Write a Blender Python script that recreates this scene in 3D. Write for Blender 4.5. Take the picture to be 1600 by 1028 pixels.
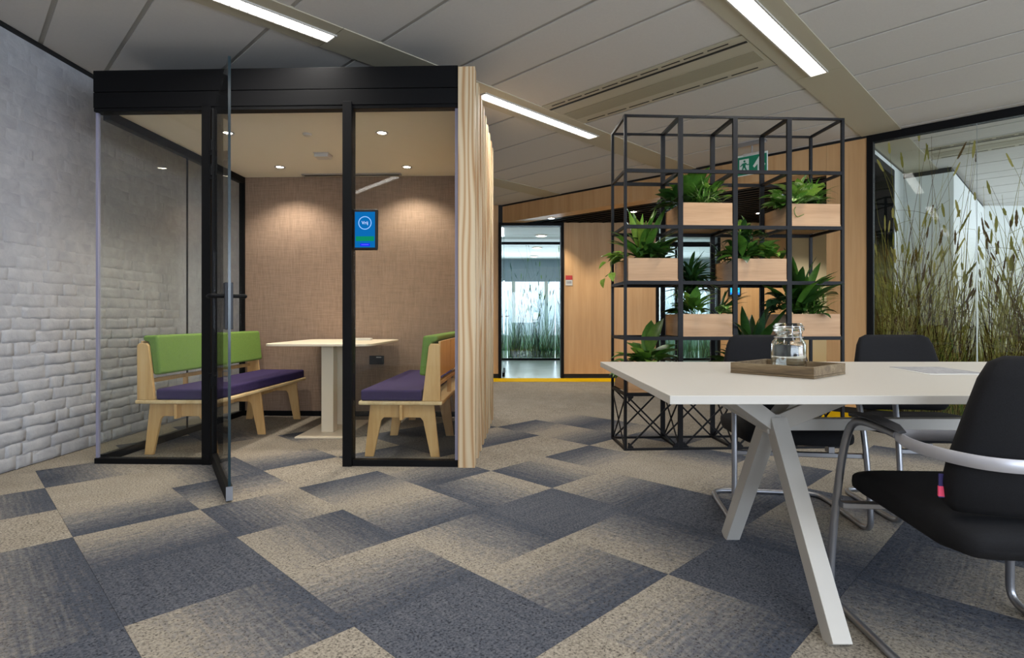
import bpy, bmesh, math, random
from mathutils import Vector, Matrix, Euler
random.seed(7)
R = math.radians
scene = bpy.context.scene
for o in list(bpy.data.objects): bpy.data.objects.remove(o)
col = scene.collection
S2 = math.sqrt(2)

# ------------------------------------------------------------------ camera
FPX, HC, HV = 880.0, 0.955, 498.0          # focal length in px (1600x1028), eye height, horizon row
cd = bpy.data.cameras.new('camera'); cam = bpy.data.objects.new('camera', cd); col.objects.link(cam)
cam.location = (0, 0, HC); cam.rotation_euler = (R(90), 0, 0)
cd.sensor_width = 36; cd.lens = 36 * FPX / 1600; cd.shift_y = (HV - 514) / 1600
cd.clip_start = 0.05; cd.clip_end = 100
scene.camera = cam

# ------------------------------------------------------------------ world and exposure
w = bpy.data.worlds.new('world'); scene.world = w; w.use_nodes = True
bg = w.node_tree.nodes['Background']; bg.inputs[0].default_value = (0.62, 0.78, 1.0, 1); bg.inputs[1].default_value = 1.6
scene.view_settings.view_transform = 'Standard'; scene.view_settings.look = 'None'
scene.view_settings.gamma = 1.0; scene.view_settings.use_curve_mapping = False
scene.view_settings.exposure = 0.6

def area(name, loc, rot, sx, sy, power, color=(1, 1, 1)):
    l = bpy.data.lights.new(name, 'AREA'); l.shape = 'RECTANGLE'; l.size = sx; l.size_y = sy
    l.energy = power; l.color = color
    o = bpy.data.objects.new(name, l); col.objects.link(o); o.location = loc; o.rotation_euler = rot
    return o
# daylight through the windows behind the camera and the far windows, plus added fills
area('window_and_fill_light', (3.6, -3.86, 1.55), (R(90), 0, 0), 7.2, 1.6, 190, (0.78, 0.87, 1.0))
area('window_and_fill_light', (7.30, -1.3, 1.55), (R(90), 0, R(90)), 4.6, 1.6, 120, (0.78, 0.87, 1.0))  # side window light, added out of view for the table and chairs
area('window_and_fill_light', (1.0, 17.0, 1.3), (R(90), 0, R(180)), 9.0, 1.6, 300, (0.70, 0.84, 1.0))
area('window_and_fill_light', (10.2, 6.2, 1.5), (R(90), 0, R(75)), 3.5, 1.8, 130, (0.78, 0.88, 1.0))  # added fill that brightens the glazed room, no window is built here
STRIP_E, STRIP_W, DOWN_W, FAR_E = 6.0, 9.5, 34.0, 10.0

# ------------------------------------------------------------------ helpers
def lin(h):
    c = [int(h[i:i + 2], 16) / 255 for i in (0, 2, 4)]
    return tuple((x / 12.92 if x <= .04045 else ((x + .055) / 1.055) ** 2.4) for x in c) + (1,)

class NT:
    def __init__(s, name):
        s.m = bpy.data.materials.new(name); s.m.use_nodes = True; s.t = s.m.node_tree
        s.b = s.t.nodes['Principled BSDF']; s.out = s.t.nodes['Material Output']
    def n(s, typ, **kw):
        x = s.t.nodes.new(typ)
        for k, v in kw.items():
            if hasattr(x, k): setattr(x, k, v)
            else: x.inputs[k].default_value = v
        return x
    def l(s, a, b): s.t.links.new(a, b)
    def coord(s, scale=(1, 1, 1), rot=(0, 0, 0), rand=False):
        tc = s.n('ShaderNodeTexCoord'); mp = s.n('ShaderNodeMapping')
        mp.inputs['Scale'].default_value = scale; mp.inputs['Rotation'].default_value = rot
        src = tc.outputs['Object']
        if rand:
            oi = s.n('ShaderNodeObjectInfo'); mul = s.n('ShaderNodeMath', operation='MULTIPLY'); mul.inputs[1].default_value = 37.0
            s.l(oi.outputs['Random'], mul.inputs[0])
            ad = s.n('ShaderNodeVectorMath', operation='ADD'); s.l(src, ad.inputs[0]); s.l(mul.outputs[0], ad.inputs[1]); src = ad.outputs[0]
        s.l(src, mp.inputs['Vector'])
        return mp.outputs['Vector']
    def noise(s, vec, scale, detail=3, rough=.5, dist=0):
        x = s.n('ShaderNodeTexNoise'); x.inputs['Scale'].default_value = scale; x.inputs['Detail'].default_value = detail
        x.inputs['Roughness'].default_value = rough; x.inputs['Distortion'].default_value = dist
        s.l(vec, x.inputs['Vector']); return x.outputs['Fac']
    def ramp(s, fac, stops):
        x = s.n('ShaderNodeValToRGB'); e = x.color_ramp.elements
        while len(e) < len(stops): e.new(0.5)
        for k, (p, c) in enumerate(stops):
            e[k].position = p; e[k].color = lin(c) if isinstance(c, str) else c
        s.l(fac, x.inputs['Fac']); return x.outputs['Color']
    def bump(s, fac, strength=.3, dist=.01):
        x = s.n('ShaderNodeBump'); x.inputs['Strength'].default_value = strength; x.inputs['Distance'].default_value = dist
        s.l(fac, x.inputs['Height']); s.l(x.outputs['Normal'], s.b.inputs['Normal'])
    def mix(s, fac, a, b, blend='MIX'):
        x = s.n('ShaderNodeMix', data_type='RGBA', blend_type=blend)
        for v, i in ((fac, 0), (a, 6), (b, 7)):
            if isinstance(v, (int, float)): x.inputs[i].default_value = v
            elif isinstance(v, tuple): x.inputs[i].default_value = v
            else: s.l(v, x.inputs[i])
        return x.outputs[2]
    def math(s, op, a, b=None, clamp=False):
        x = s.n('ShaderNodeMath', operation=op); x.use_clamp = clamp
        for v, i in ((a, 0), (b, 1)):
            if v is None: continue
            if isinstance(v, (int, float)): x.inputs[i].default_value = v
            else: s.l(v, x.inputs[i])
        return x.outputs[0]

def plain(name, hexc, rough=.5, metal=0, spec=.5, nscale=0, namp=.08, bump=0, bscale=200):
    m = NT(name); m.b.inputs['Roughness'].default_value = rough; m.b.inputs['Metallic'].default_value = metal
    m.b.inputs['Specular IOR Level'].default_value = spec
    c = lin(hexc); m.b.inputs['Base Color'].default_value = c
    if nscale:
        f = m.noise(m.coord(), nscale)
        d = tuple(max(0, x * (1 - namp)) for x in c[:3]) + (1,); u = tuple(min(1, x * (1 + namp)) for x in c[:3]) + (1,)
        m.l(m.ramp(f, [(.3, d), (.7, u)]), m.b.inputs['Base Color'])
    if bump: m.bump(m.noise(m.coord(), bscale, 2), bump, .002)
    return m.m

def emit(name, hexc, strength):
    m = NT(name); e = m.n('ShaderNodeEmission'); e.inputs[0].default_value = lin(hexc); e.inputs[1].default_value = strength
    m.l(e.outputs[0], m.out.inputs[0]); return m.m

def wood(name, c1, c2, c3, scale=(1, 1, 1), s=6.0, rough=.5, dist=.6, bump=.05, rand=True):
    """grain runs along the axis with the small scale value"""
    m = NT(name); v = m.coord(scale, rand=rand)
    f = m.noise(v, s, 5, .6, dist); g = m.noise(v, s * 7, 3, .6)
    k = m.math('ADD', m.math('MULTIPLY', f, .7), m.math('MULTIPLY', g, .3))
    m.l(m.ramp(k, [(.32, c1), (.5, c2), (.68, c3)]), m.b.inputs['Base Color'])
    m.b.inputs['Roughness'].default_value = rough; m.bump(k, bump, .003)
    return m.m

def glass(name, tint=(1, 1, 1, 1), refl=1.0):
    m = NT(name); m.t.nodes.remove(m.b)
    g = m.n('ShaderNodeNewGeometry'); dt = m.n('ShaderNodeVectorMath', operation='DOT_PRODUCT')
    m.l(g.outputs['Incoming'], dt.inputs[0]); m.l(g.outputs['Normal'], dt.inputs[1])
    a = m.math('SUBTRACT', 1.0, m.math('ABSOLUTE', dt.outputs['Value']), True)
    f = m.math('MULTIPLY', m.math('ADD', m.math('MULTIPLY', m.math('POWER', a, 5.0), .9), .04), refl, True)
    tr = m.n('ShaderNodeBsdfTransparent'); tr.inputs[0].default_value = tint
    gl = m.n('ShaderNodeBsdfGlossy'); gl.inputs['Roughness'].default_value = 0.01
    mx = m.n('ShaderNodeMixShader'); m.l(f, mx.inputs[0]); m.l(tr.outputs[0], mx.inputs[1]); m.l(gl.outputs[0], mx.inputs[2])
    m.l(mx.outputs[0], m.out.inputs[0]); return m.m

class MB:
    def __init__(s): s.v = []; s.f = []
    def box(s, a, b):
        (x0, y0, z0), (x1, y1, z1) = a, b; i = len(s.v)
        s.v += [(x0, y0, z0), (x1, y0, z0), (x1, y1, z0), (x0, y1, z0), (x0, y0, z1), (x1, y0, z1), (x1, y1, z1), (x0, y1, z1)]
        s.f += [tuple(i + k for k in q) for q in ((0, 3, 2, 1), (4, 5, 6, 7), (0, 1, 5, 4), (1, 2, 6, 5), (2, 3, 7, 6), (3, 0, 4, 7))]
        return s
    def prism(s, poly, z0, z1, axis='z'):
        """poly: 2-D points counter-clockwise; extruded along axis"""
        i = len(s.v); n = len(poly)
        def P(a, b, c): return {'z': (a, b, c), 'y': (a, c, b), 'x': (c, a, b)}[axis]
        s.v += [P(a, b, z0) for a, b in poly] + [P(a, b, z1) for a, b in poly]
        flip = axis == 'y'
        fs = [tuple(i + k for k in reversed(range(n))), tuple(i + n + k for k in range(n))]
        fs += [(i + k, i + (k + 1) % n, i + n + (k + 1) % n, i + n + k) for k in range(n)]
        s.f += [tuple(reversed(q)) for q in fs] if flip else fs
        return s
    def bar(s, p, q, wd, ht, up=(0, 0, 1)):
        p, q = Vector(p), Vector(q); d = (q - p).normalized(); u = Vector(up)
        if abs(d.dot(u)) > .98: u = Vector((0, 1, 0))
        x = d.cross(u).normalized() * (wd / 2); y = x.cross(d).normalized() * (ht / 2); i = len(s.v)
        for c in (p, q): s.v += [tuple(c + a * x + b * y) for a, b in ((-1, -1), (1, -1), (1, 1), (-1, 1))]
        s.f += [tuple(i + k for k in r) for r in ((3, 2, 1, 0), (4, 5, 6, 7), (0, 1, 5, 4), (1, 2, 6, 5), (2, 3, 7, 6), (3, 0, 4, 7))]
        return s
    def rings(s, rings, cap=True, closed=False):
        i = len(s.v); n = len(rings[0]); m = len(rings)
        for r in rings: s.v += [tuple(p) for p in r]
        for a in range(m if closed else m - 1):
            b = (a + 1) % m
            s.f += [(i + a * n + k, i + a * n + (k + 1) % n, i + b * n + (k + 1) % n, i + b * n + k) for k in range(n)]
        if cap and not closed:
            s.f.append(tuple(i + k for k in reversed(range(n)))); s.f.append(tuple(i + (m - 1) * n + k for k in range(n)))
        return s
    def tube(s, pts, r, n=10, ry=None, closed=False):
        """ry: flat section of half-height ry"""
        pts = [Vector(p) for p in pts]; rs = []; prev = None; m = len(pts)
        for k, p in enumerate(pts):
            a = pts[(k - 1) % m] if (closed or k) else p; b = pts[(k + 1) % m] if (closed or k < m - 1) else p
            d = (b - a).normalized()
            if prev is None:
                u = Vector((0, 0, 1)) if abs(d.z) < .9 else Vector((1, 0, 0))
            else: u = prev
            x = d.cross(u).normalized(); y = x.cross(d).normalized(); prev = y
            rs.append([p + x * r * math.cos(t) + y * (ry or r) * math.sin(t) for t in [2 * math.pi * j / n for j in range(n)]])
        return s.rings(rs, True, closed)
    def lathe(s, prof, c=(0, 0, 0), n=24, cap=False):
        rs = [[(c[0] + r * math.cos(2 * math.pi * j / n), c[1] + r * math.sin(2 * math.pi * j / n), c[2] + z) for j in range(n)] for r, z in prof]
        return s.rings(rs, cap)
    def build(s, name, mat, parent=None, bevel=0, seg=2, smooth=None, loc=None, rot=None):
        me = bpy.data.meshes.new(name); me.from_pydata(s.v, [], s.f); me.update()
        if smooth is not None:
            me.polygons.foreach_set('use_smooth', [True] * len(me.polygons)); me.set_sharp_from_angle(angle=R(smooth))
        o = link(name, me, mat, parent, loc, rot)
        if bevel:
            b = o.modifiers.new('bevel', 'BEVEL'); b.width = bevel; b.segments = seg; b.limit_method = 'ANGLE'; b.angle_limit = R(40)
        return o

def link(name, me, mat=None, parent=None, loc=None, rot=None):
    o = bpy.data.objects.new(name, me); col.objects.link(o)
    if mat is not None and not me.materials: me.materials.append(mat)
    if parent is not None: o.parent = parent
    if loc is not None: o.location = loc
    if rot is not None: o.rotation_euler = rot
    return o
def tag(o, label, cat, group=None, kind=None):
    o['label'] = label; o['category'] = cat
    if group: o['group'] = group
    if kind: o['kind'] = kind
    return o
def empty(name, loc=(0, 0, 0), rz=0):
    o = bpy.data.objects.new(name, None); o.empty_display_size = .1; col.objects.link(o)
    o.location = loc; o.rotation_euler = (0, 0, rz); return o
def copy_tree(o, parent=None):
    c = o.copy(); col.objects.link(c); c.parent = parent
    for ch in list(o.children): copy_tree(ch, c)
    return c
def box(name, a, b, mat, parent=None, bevel=0, **k): return MB().box(a, b).build(name, mat, parent, bevel, **k)
def smoothpath(pts, it=2):
    pts = [Vector(p) for p in pts]
    for _ in range(it):
        q = [pts[0]]
        for a, b in zip(pts, pts[1:]): q += [a * .75 + b * .25, a * .25 + b * .75]
        q.append(pts[-1]); pts = q
    return pts
def pq(p, q): return ((p + q) / S2, (p - q) / S2)
def clip(poly, a, b, c):
    """keep a*x+b*y<=c"""
    out = []
    for k in range(len(poly)):
        P, Q = poly[k], poly[(k + 1) % len(poly)]
        dp, dq = a * P[0] + b * P[1] - c, a * Q[0] + b * Q[1] - c
        if dp <= 0: out.append(P)
        if (dp < 0 < dq) or (dq < 0 < dp):
            t = dp / (dp - dq); out.append((P[0] + t * (Q[0] - P[0]), P[1] + t * (Q[1] - P[1])))
    return out
def ccw(poly):
    a = sum(poly[k][0] * poly[(k + 1) % len(poly)][1] - poly[(k + 1) % len(poly)][0] * poly[k][1] for k in range(len(poly)))
    return poly if a > 0 else poly[::-1]
def parea(poly): return abs(sum(poly[k][0] * poly[(k + 1) % len(poly)][1] - poly[(k + 1) % len(poly)][0] * poly[k][1] for k in range(len(poly)))) / 2

# ------------------------------------------------------------------ materials
def carpet(name, mode):
    m = NT(name)
    if mode == 'plain': v = m.coord(); st = m.coord((1, 1, 1))
    else: v = m.coord(rand=True); st = m.coord((60, 2.2, 1), rand=True)
    loop = m.noise(v, 120, 3, .75); loop2 = m.noise(v, 60, 2, .6); stripe = m.noise(st, 1.6, 3, .6)
    wob = m.noise(v, 5, 2)
    L, D = ('9a9286', '5b6174') if mode != 'plain' else ('8f8674', '8f8674')
    if mode == 'grad':
        tc = m.n('ShaderNodeTexCoord'); sp = m.n('ShaderNodeSeparateXYZ'); m.l(tc.outputs['Object'], sp.inputs[0])
        x = m.math('ADD', m.math('MULTIPLY', sp.outputs[0], 1 / .506), .5)
        x = m.math('ADD', x, m.math('MULTIPLY', m.math('SUBTRACT', stripe, .5), .75))
        x = m.math('ADD', x, m.math('MULTIPLY', m.math('SUBTRACT', loop2, .5), .9))
        base = m.ramp(x, [(.14, '999185'), (.5, '757373'), (.92, '4d515b')])
    elif mode == 'dark':
        base = m.ramp(m.math('ADD', m.math('MULTIPLY', stripe, .5), m.math('MULTIPLY', loop2, .5)), [(.35, '4b4f59'), (.72, '62646b')])
    else:
        base = m.ramp(m.math('ADD', m.math('MULTIPLY', wob, .5), m.math('MULTIPLY', loop2, .5)), [(.3, '8d8579'), (.7, 'a1998d')])
    sh = m.ramp(loop, [(.34, (.22, .22, .24, 1)), (.45, (.85, .85, .85, 1)), (.66, (1.3, 1.3, 1.28, 1))])
    m.l(m.mix(1.0, base, sh, 'MULTIPLY'), m.b.inputs['Base Color'])
    m.b.inputs['Roughness'].default_value = .95; m.b.inputs['Specular IOR Level'].default_value = .1
    m.bump(loop, .8, .006); return m.m
M = {}
M['c_grad'] = carpet('carpet_gradient', 'grad'); M['c_dark'] = carpet('carpet_slate', 'dark')
M['c_light'] = carpet('carpet_beige', 'light'); M['c_plain'] = carpet('carpet_plain', 'plain')
M['yellow'] = plain('yellow_carpet', 'e0b400', .95, spec=.1, nscale=150, namp=.2, bump=.5)
M['black'] = plain('black_powder_coat', '0b0b0d', .6, spec=.15)
M['blacker'] = plain('black_matt', '08080a', .7)
M['shelfblack'] = plain('shelf_black_steel', '101013', .5, spec=.2)
M['panel'] = plain('ceiling_tile_white', 'c7c4c0', .9, spec=.1, nscale=80, namp=.02)
M['groove'] = plain('ceiling_groove', 'a4a19b', .9, spec=.1)
M['beam'] = plain('ceiling_beam_cream', 'b3ac98', .6, spec=.3)
M['white'] = plain('white_lacquer', 'bcb8b1', .4, spec=.3)
M['whitewall'] = plain('white_paint', 'd6d8d6', .8, spec=.2)
M['cream'] = plain('cream_paint', 'e3d9bd', .7, spec=.2)
M['boothceil'] = plain('booth_ceiling_cream', 'd8d2c4', .8, spec=.2)
M['purple'] = plain('aubergine_felt', '3a3056', .9, spec=.15, nscale=120, namp=.15, bump=.25, bscale=500)
M['green'] = plain('green_felt', '6c8a44', .9, spec=.15, nscale=120, namp=.12, bump=.25, bscale=500)
M['chairblack'] = plain('black_upholstery', '0f0f12', .85, spec=.25, nscale=300, namp=.3, bump=.2, bscale=600)
M['silver'] = plain('silver_tube', '9a9ba0', .35, metal=.85)
M['armgrey'] = plain('dark_grey_arm_pad', '3a3a3d', .5)
M['armsilver'] = plain('light_silver_arm', 'b9b9c0', .4, metal=.5)
M['glass'] = glass('clear_glass', (.965, .975, .965, 1), .8)
M['glassr'] = glass('partition_glass', (.95, .975, .96, 1), .8)
M['gedge'] = plain('glass_edge_profile', '8d8ba0', .25)
M['dooredge'] = plain('door_glass_edge', '1d3038', .2)
M['pine'] = None
M['ply'] = wood('birch_plywood', 'c0935a', 'd3aa70', 'dfbd88', (1, 1, .09), 7, .45, .8)
M['plyedge'] = wood('birch_ply_edge', 'c8a877', 'dcc08f', 'e9d4a8', (1, .09, 1), 9, .45, .5)
M['oak'] = wood('oak_veneer', 'b58b5c', 'c59c6d', 'd0aa7e', (1, 1, .05), 5, .5, .3, .02)
M['oakh'] = wood('planter_oak', 'a27a52', 'b48c63', 'c09a72', (.06, .06, 1), 14, .5, .3, .03)
M['traywood'] = wood('worn_tray_wood', '4d3f2c', '6b5940', '85755a', (.15, 1, 1), 22, .7, 1.2, .2)
M['tabletop2'] = plain('booth_table_cream', 'dfd3bd', .4)
M['socketblack'] = plain('socket_black', '0b0b0c', .4)
M['steel'] = plain('brushed_steel', 'b8bac0', .3, metal=.9)
M['lockblue'] = plain('dark_lock_plate', '171a24', .5)
M['soil'] = plain('potting_soil', '2a2019', .95, nscale=40, namp=.4, bump=.8, bscale=60)
M['paper'] = plain('paper_white', 'c9c9c6', .7)
M['papergrey'] = plain('printed_page_grey', '96969a', .6, nscale=60, namp=.3)
M['strip'] = emit('strip_light', 'fffaf0', STRIP_E)
M['far_lamp'] = emit('far_lamp', 'fff4dd', FAR_E)
M['down'] = emit('downlight', 'fff0d4', 30)
M['palefloor'] = plain('pale_green_vinyl', 'b7c6bf', .25, nscale=3, namp=.05)
M['red'] = plain('red_print', 'b03030', .5)
M['exitgreen'] = plain('exit_sign_green', '0f7f5f', .4)
M['pictowhite'] = plain('pictogram_white', 'd9e4de', .4)
def pine():
    m = NT('pine_board'); v = m.coord((.8, .8, .07), rand=True)
    n1 = m.noise(v, 4.0, 2, .5); wv = m.n('ShaderNodeTexWave', wave_type='BANDS', bands_direction='X')
    wv.inputs['Scale'].default_value = 11; wv.inputs['Distortion'].default_value = 14; wv.inputs['Detail'].default_value = 1; wv.inputs['Detail Scale'].default_value = .9
    m.l(v, wv.inputs['Vector'])
    k = m.math('ADD', m.math('MULTIPLY', wv.outputs['Fac'], .75), m.math('MULTIPLY', n1, .3))
    m.l(m.ramp(k, [(.2, 'd2be9d'), (.6, 'c9af89'), (.9, 'b0875c'), (1, 'a17848')]), m.b.inputs['Base Color'])
    m.b.inputs['Roughness'].default_value = .55; m.bump(k, .08, .003); return m.m
M['pine'] = pine()
def fabric():
    m = NT('woven_wall_fabric'); a = m.noise(m.coord((420, 420, 9)), 1, 2); b = m.noise(m.coord((9, 9, 420)), 1, 2)
    k = m.math('ADD', m.math('MULTIPLY', a, .55), m.math('MULTIPLY', b, .45))
    m.l(m.ramp(k, [(.3, '6d5c4f'), (.5, '8b7666'), (.72, '9d8878')]), m.b.inputs['Base Color'])
    m.b.inputs['Roughness'].default_value = .9; m.b.inputs['Specular IOR Level'].default_value = .15; m.bump(k, .3, .002); return m.m
M['fabric'] = fabric()
def brickpaint():
    m = NT('white_brick_paint'); v = m.coord(rand=True)
    f = m.noise(v, 9, 4, .6, .6); g = m.noise(v, 45, 3, .6); 
    m.l(m.ramp(f, [(.3, '9b9ca2'), (.7, 'b0b1b5')]), m.b.inputs['Base Color'])
    m.b.inputs['Roughness'].default_value = .6; m.b.inputs['Specular IOR Level'].default_value = .3
    m.bump(m.math('ADD', m.math('MULTIPLY', f, .8), m.math('MULTIPLY', g, .3)), .5, .014); return m.m
M['brick'] = brickpaint()
def grille():
    m = NT('perforated_grille'); v = m.coord((1, 1, 1), (0, 0, R(45)))
    vo = m.n('ShaderNodeTexVoronoi'); vo.inputs['Scale'].default_value = 95; vo.inputs['Randomness'].default_value = 0; m.l(v, vo.inputs['Vector'])
    m.l(m.ramp(vo.outputs['Distance'], [(.32, '1c1b18'), (.42, '9d967f')]), m.b.inputs['Base Color']); m.b.inputs['Roughness'].default_value = .6
    return m.m
M['grille'] = grille()
def leafmat(name, c1, c2, vein=None):
    m = NT(name); v = m.coord((1, 1, 1)); f = m.noise(v, 6, 3, .6)
    base = m.ramp(f, [(.3, c1), (.7, c2)])
    if vein:
        g = m.noise(m.coord((9, 2, 1), rand=True), 1.6, 4, .7)
        base = m.mix(m.ramp(g, [(.52, (0, 0, 0, 1)), (.6, (1, 1, 1, 1))]), base, lin(vein))
    m.l(base, m.b.inputs['Base Color']); m.b.inputs['Roughness'].default_value = .32
    tr = m.n('ShaderNodeBsdfTranslucent'); m.l(base, tr.inputs[0]); mx = m.n('ShaderNodeMixShader'); mx.inputs[0].default_value = .18
    m.l(m.b.outputs[0], mx.inputs[1]); m.l(tr.outputs[0], mx.inputs[2]); m.l(mx.outputs[0], m.out.inputs[0])
    return m.m
M['lf_dark'] = leafmat('leaf_dark', '1d3a1a', '33571f'); M['lf_mid'] = leafmat('leaf_mid', '3a6424', '5a8630')
M['lf_lime'] = leafmat('leaf_lime', '6b9434', '9ab84e'); M['lf_var'] = leafmat('leaf_variegated', '4a7a2a', '69963a', 'c2cc94')
M['lf_blue'] = leafmat('leaf_bluegreen', '24442c', '3a5e38'); M['stem'] = plain('plant_stem', '5a6a30', .6)
def printmat(name, hexc, tl=.5):
    m = NT(name); m.b.inputs['Base Color'].default_value = lin(hexc); m.b.inputs['Roughness'].default_value = .8; m.b.inputs['Specular IOR Level'].default_value = 0
    tr = m.n('ShaderNodeBsdfTranslucent'); tr.inputs[0].default_value = lin(hexc); mx = m.n('ShaderNodeMixShader'); mx.inputs[0].default_value = tl
    m.l(m.b.outputs[0], mx.inputs[1]); m.l(tr.outputs[0], mx.inputs[2]); m.l(mx.outputs[0], m.out.inputs[0]); return m.m
M['rd_brown'] = printmat('print_brown', '5a4526'); M['rd_dark'] = printmat('print_dark', '2c2218'); M['rd_olive'] = printmat('print_olive', '85803f')
M['rd_straw'] = printmat('print_straw', 'a59a58'); M['rd_blue'] = printmat('print_bluegreen', '3c5650'); M['rd_green'] = printmat('print_green', '55762c')
def film(name, c_low, c_high, top, maxop):
    """printed meadow film: ink thins out with height"""
    m = NT(name); m.t.nodes.remove(m.b)
    tc = m.n('ShaderNodeTexCoord'); sp = m.n('ShaderNodeSeparateXYZ'); m.l(tc.outputs['Object'], sp.inputs[0])
    nz = m.noise(m.coord((14, 14, 1.6)), 1.0, 4, .65)
    h = m.math('SUBTRACT', 1.0, m.math('DIVIDE', sp.outputs[2], top), True)
    op = m.math('MULTIPLY', m.math('MULTIPLY', h, m.math('ADD', nz, .55)), maxop, True)
    colr = m.ramp(m.math('DIVIDE', sp.outputs[2], top), [(.1, c_low), (.75, c_high)])
    tl = m.n('ShaderNodeBsdfTranslucent'); m.l(colr, tl.inputs[0]); df = m.n('ShaderNodeBsdfDiffuse'); m.l(colr, df.inputs[0])
    a = m.n('ShaderNodeMixShader'); a.inputs[0].default_value = .5; m.l(tl.outputs[0], a.inputs[1]); m.l(df.outputs[0], a.inputs[2])
    tr = m.n('ShaderNodeBsdfTransparent'); mx = m.n('ShaderNodeMixShader'); m.l(op, mx.inputs[0]); m.l(tr.outputs[0], mx.inputs[1]); m.l(a.outputs[0], mx.inputs[2])
    m.l(mx.outputs[0], m.out.inputs[0]); return m.m
M['film'] = film('meadow_film', 'a39a2c', 'b9b676', 1.74, .95); M['film2'] = film('far_meadow_film', '4a7a3a', '9fc4c8', 1.7, .75)

# ------------------------------------------------------------------ geometry of the plan
CH = 2.78                                              # ceiling height
XL, YB = -3.14, 9.05                                   # brick wall, frontal oak wall
A0 = Vector((-0.4, 9.28)); DIAG = Vector((.7314, -.682)).normalized(); NRM = Vector((.682, .7314)).normalized()   # diagonal wall line, its far-side normal
def W(s, n=0):                                         # along the diagonal wall from the end of the oak bulkhead
    p = Vector((3.27, 5.858)) + DIAG * s + NRM * n; return (p.x, p.y)
CDIAG = NRM.dot(A0)
BEAMS = [-5.47, -3.41, -1.345, .715, 2.775]
BW = .165

# ------------------------------------------------------------------ floor
fl = MB(); fl.prism([(-3.6, -4.2), (11.5, -4.2), (11.5, 9.05), (-3.6, 9.05)], -.12, -.006).build('floor', M['c_plain'])
floor = bpy.data.objects['floor']; tag(floor, 'office floor of beige and slate carpet tiles', 'floor', kind='structure')
T, P0, Q0 = .506, 1.902, -1.076
# dark side of each tile as read from the photograph: p/q side, D = slate, L = beige
tiles = {}
def tl(code, *ij):
    for t in ij: tiles[t] = code
tl('p-', (-3, -7), (-2, -4), (0, -3), (1, -3), (1, 0), (4, -3)); tl('p+', (-4, -4), (-4, -3), (-3, -2), (-2, -6), (-2, -3), (-1, -2), (0, -1), (0, 1), (3, -2), (-4, -6), (2, 0))
tl('q+', (-3, -5), (-3, -4), (-2, -2), (-1, -6), (-1, -3), (-1, -1), (-1, 0), (0, -4), (1, -2), (2, -5), (2, -1), (3, -4), (3, -1), (4, -5))
tl('q-', (-2, -5), (-1, -4), (1, 1), (2, -3), (3, -5), (4, -4), (0, -5), (0, -7))
tl('D', (-3, -3), (-4, -2), (-2, -1), (0, -2), (0, 0), (1, -1), (2, 1), (1, -6), (-3, -9))
tl('L', (-3, -6), (-4, -7), (-4, -5), (-3, -1), (-1, -5), (1, -4), (2, -4), (2, -2), (3, -3), (3, 0), (4, -1), (4, 0), (-1, -7), (0, -6), (-1, 1), (3, -6), (5, -4), (-2, -7))
tm = {}
for key, mm in (('g', 'c_grad'), ('D', 'c_dark'), ('L', 'c_light')):
    h = T / 2 - .0006; b = MB(); b.box((-h, -h, -.006), (h, h, 0)); me = bpy.data.meshes.new('carpet_tile'); me.from_pydata(b.v, [], b.f); me.materials.append(M[mm]); tm[key] = me
# local +x of a tile is its slate side; +x turned to p+ means 45 degrees
ROT = {'p+': 45, 'p-': 225, 'q+': -45, 'q-': 135}
ntile = 0
for i in range(-8, 13):
    for j in range(-13, 8):
        x, y = pq(P0 + T * (i + .5), Q0 + T * (j + .5))
        if y < 1.0 or y > 8.2 or x < XL + .36 or NRM.dot(Vector((x, y))) > CDIAG - .72: continue
        u, v = 800 + FPX * x / y, HV + FPX * HC / y
        if u < -250 or u > 1850 or v > 1250: continue
        if y > 5.75 and u < 700: continue
        code = tiles.get((i, j))
        if code is None:
            code = 'L' if (y > 5.3 or (i + j > 1 and y > 4)) else random.choice(['p-', 'p+', 'q+', 'q-', 'L', 'D'])
        me = tm[code] if code in 'DL' else tm['g']
        a = ROT.get(code, 45 + 90 * random.randrange(4))
        link('carpet_tile', me, None, floor, (x, y, 0), (0, 0, R(a))); ntile += 1
# part tiles along the brick wall and wherever whole tiles stop are the plain carpet at the same level
fs = MB()
for i in range(-8, 13):
    for j in range(-16, 8):
        x, y = pq(P0 + T * (i + .5), Q0 + T * (j + .5))
        if XL + .0 < x + .36 and x < XL + .36 and 1 < y < 6:
            po = [pq(P0 + T * (i + a), Q0 + T * (j + b)) for a, b in ((0, 0), (1, 0), (1, 1), (0, 1))]
            po = clip(po, -1, 0, -(XL + .002))
            if len(po) > 2 and parea(po) > .004: fs.prism(ccw(po), -.006, -.0005)
o = fs.build('cut_carpet_edge', M['c_plain'], floor)
yb = MB(); yb.box((-3.1, 8.58, -.006), (5.6, 9.05, .001)); yb.build('yellow_edge_strip', M['yellow'], floor)
yd = MB(); yd.prism(ccw([W(-.25, -.42), W(4.2, -.42), W(4.2, -.005), W(-.25, -.005)]), -.006, .001); yd.build('yellow_edge_strip', M['yellow'], floor)

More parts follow.
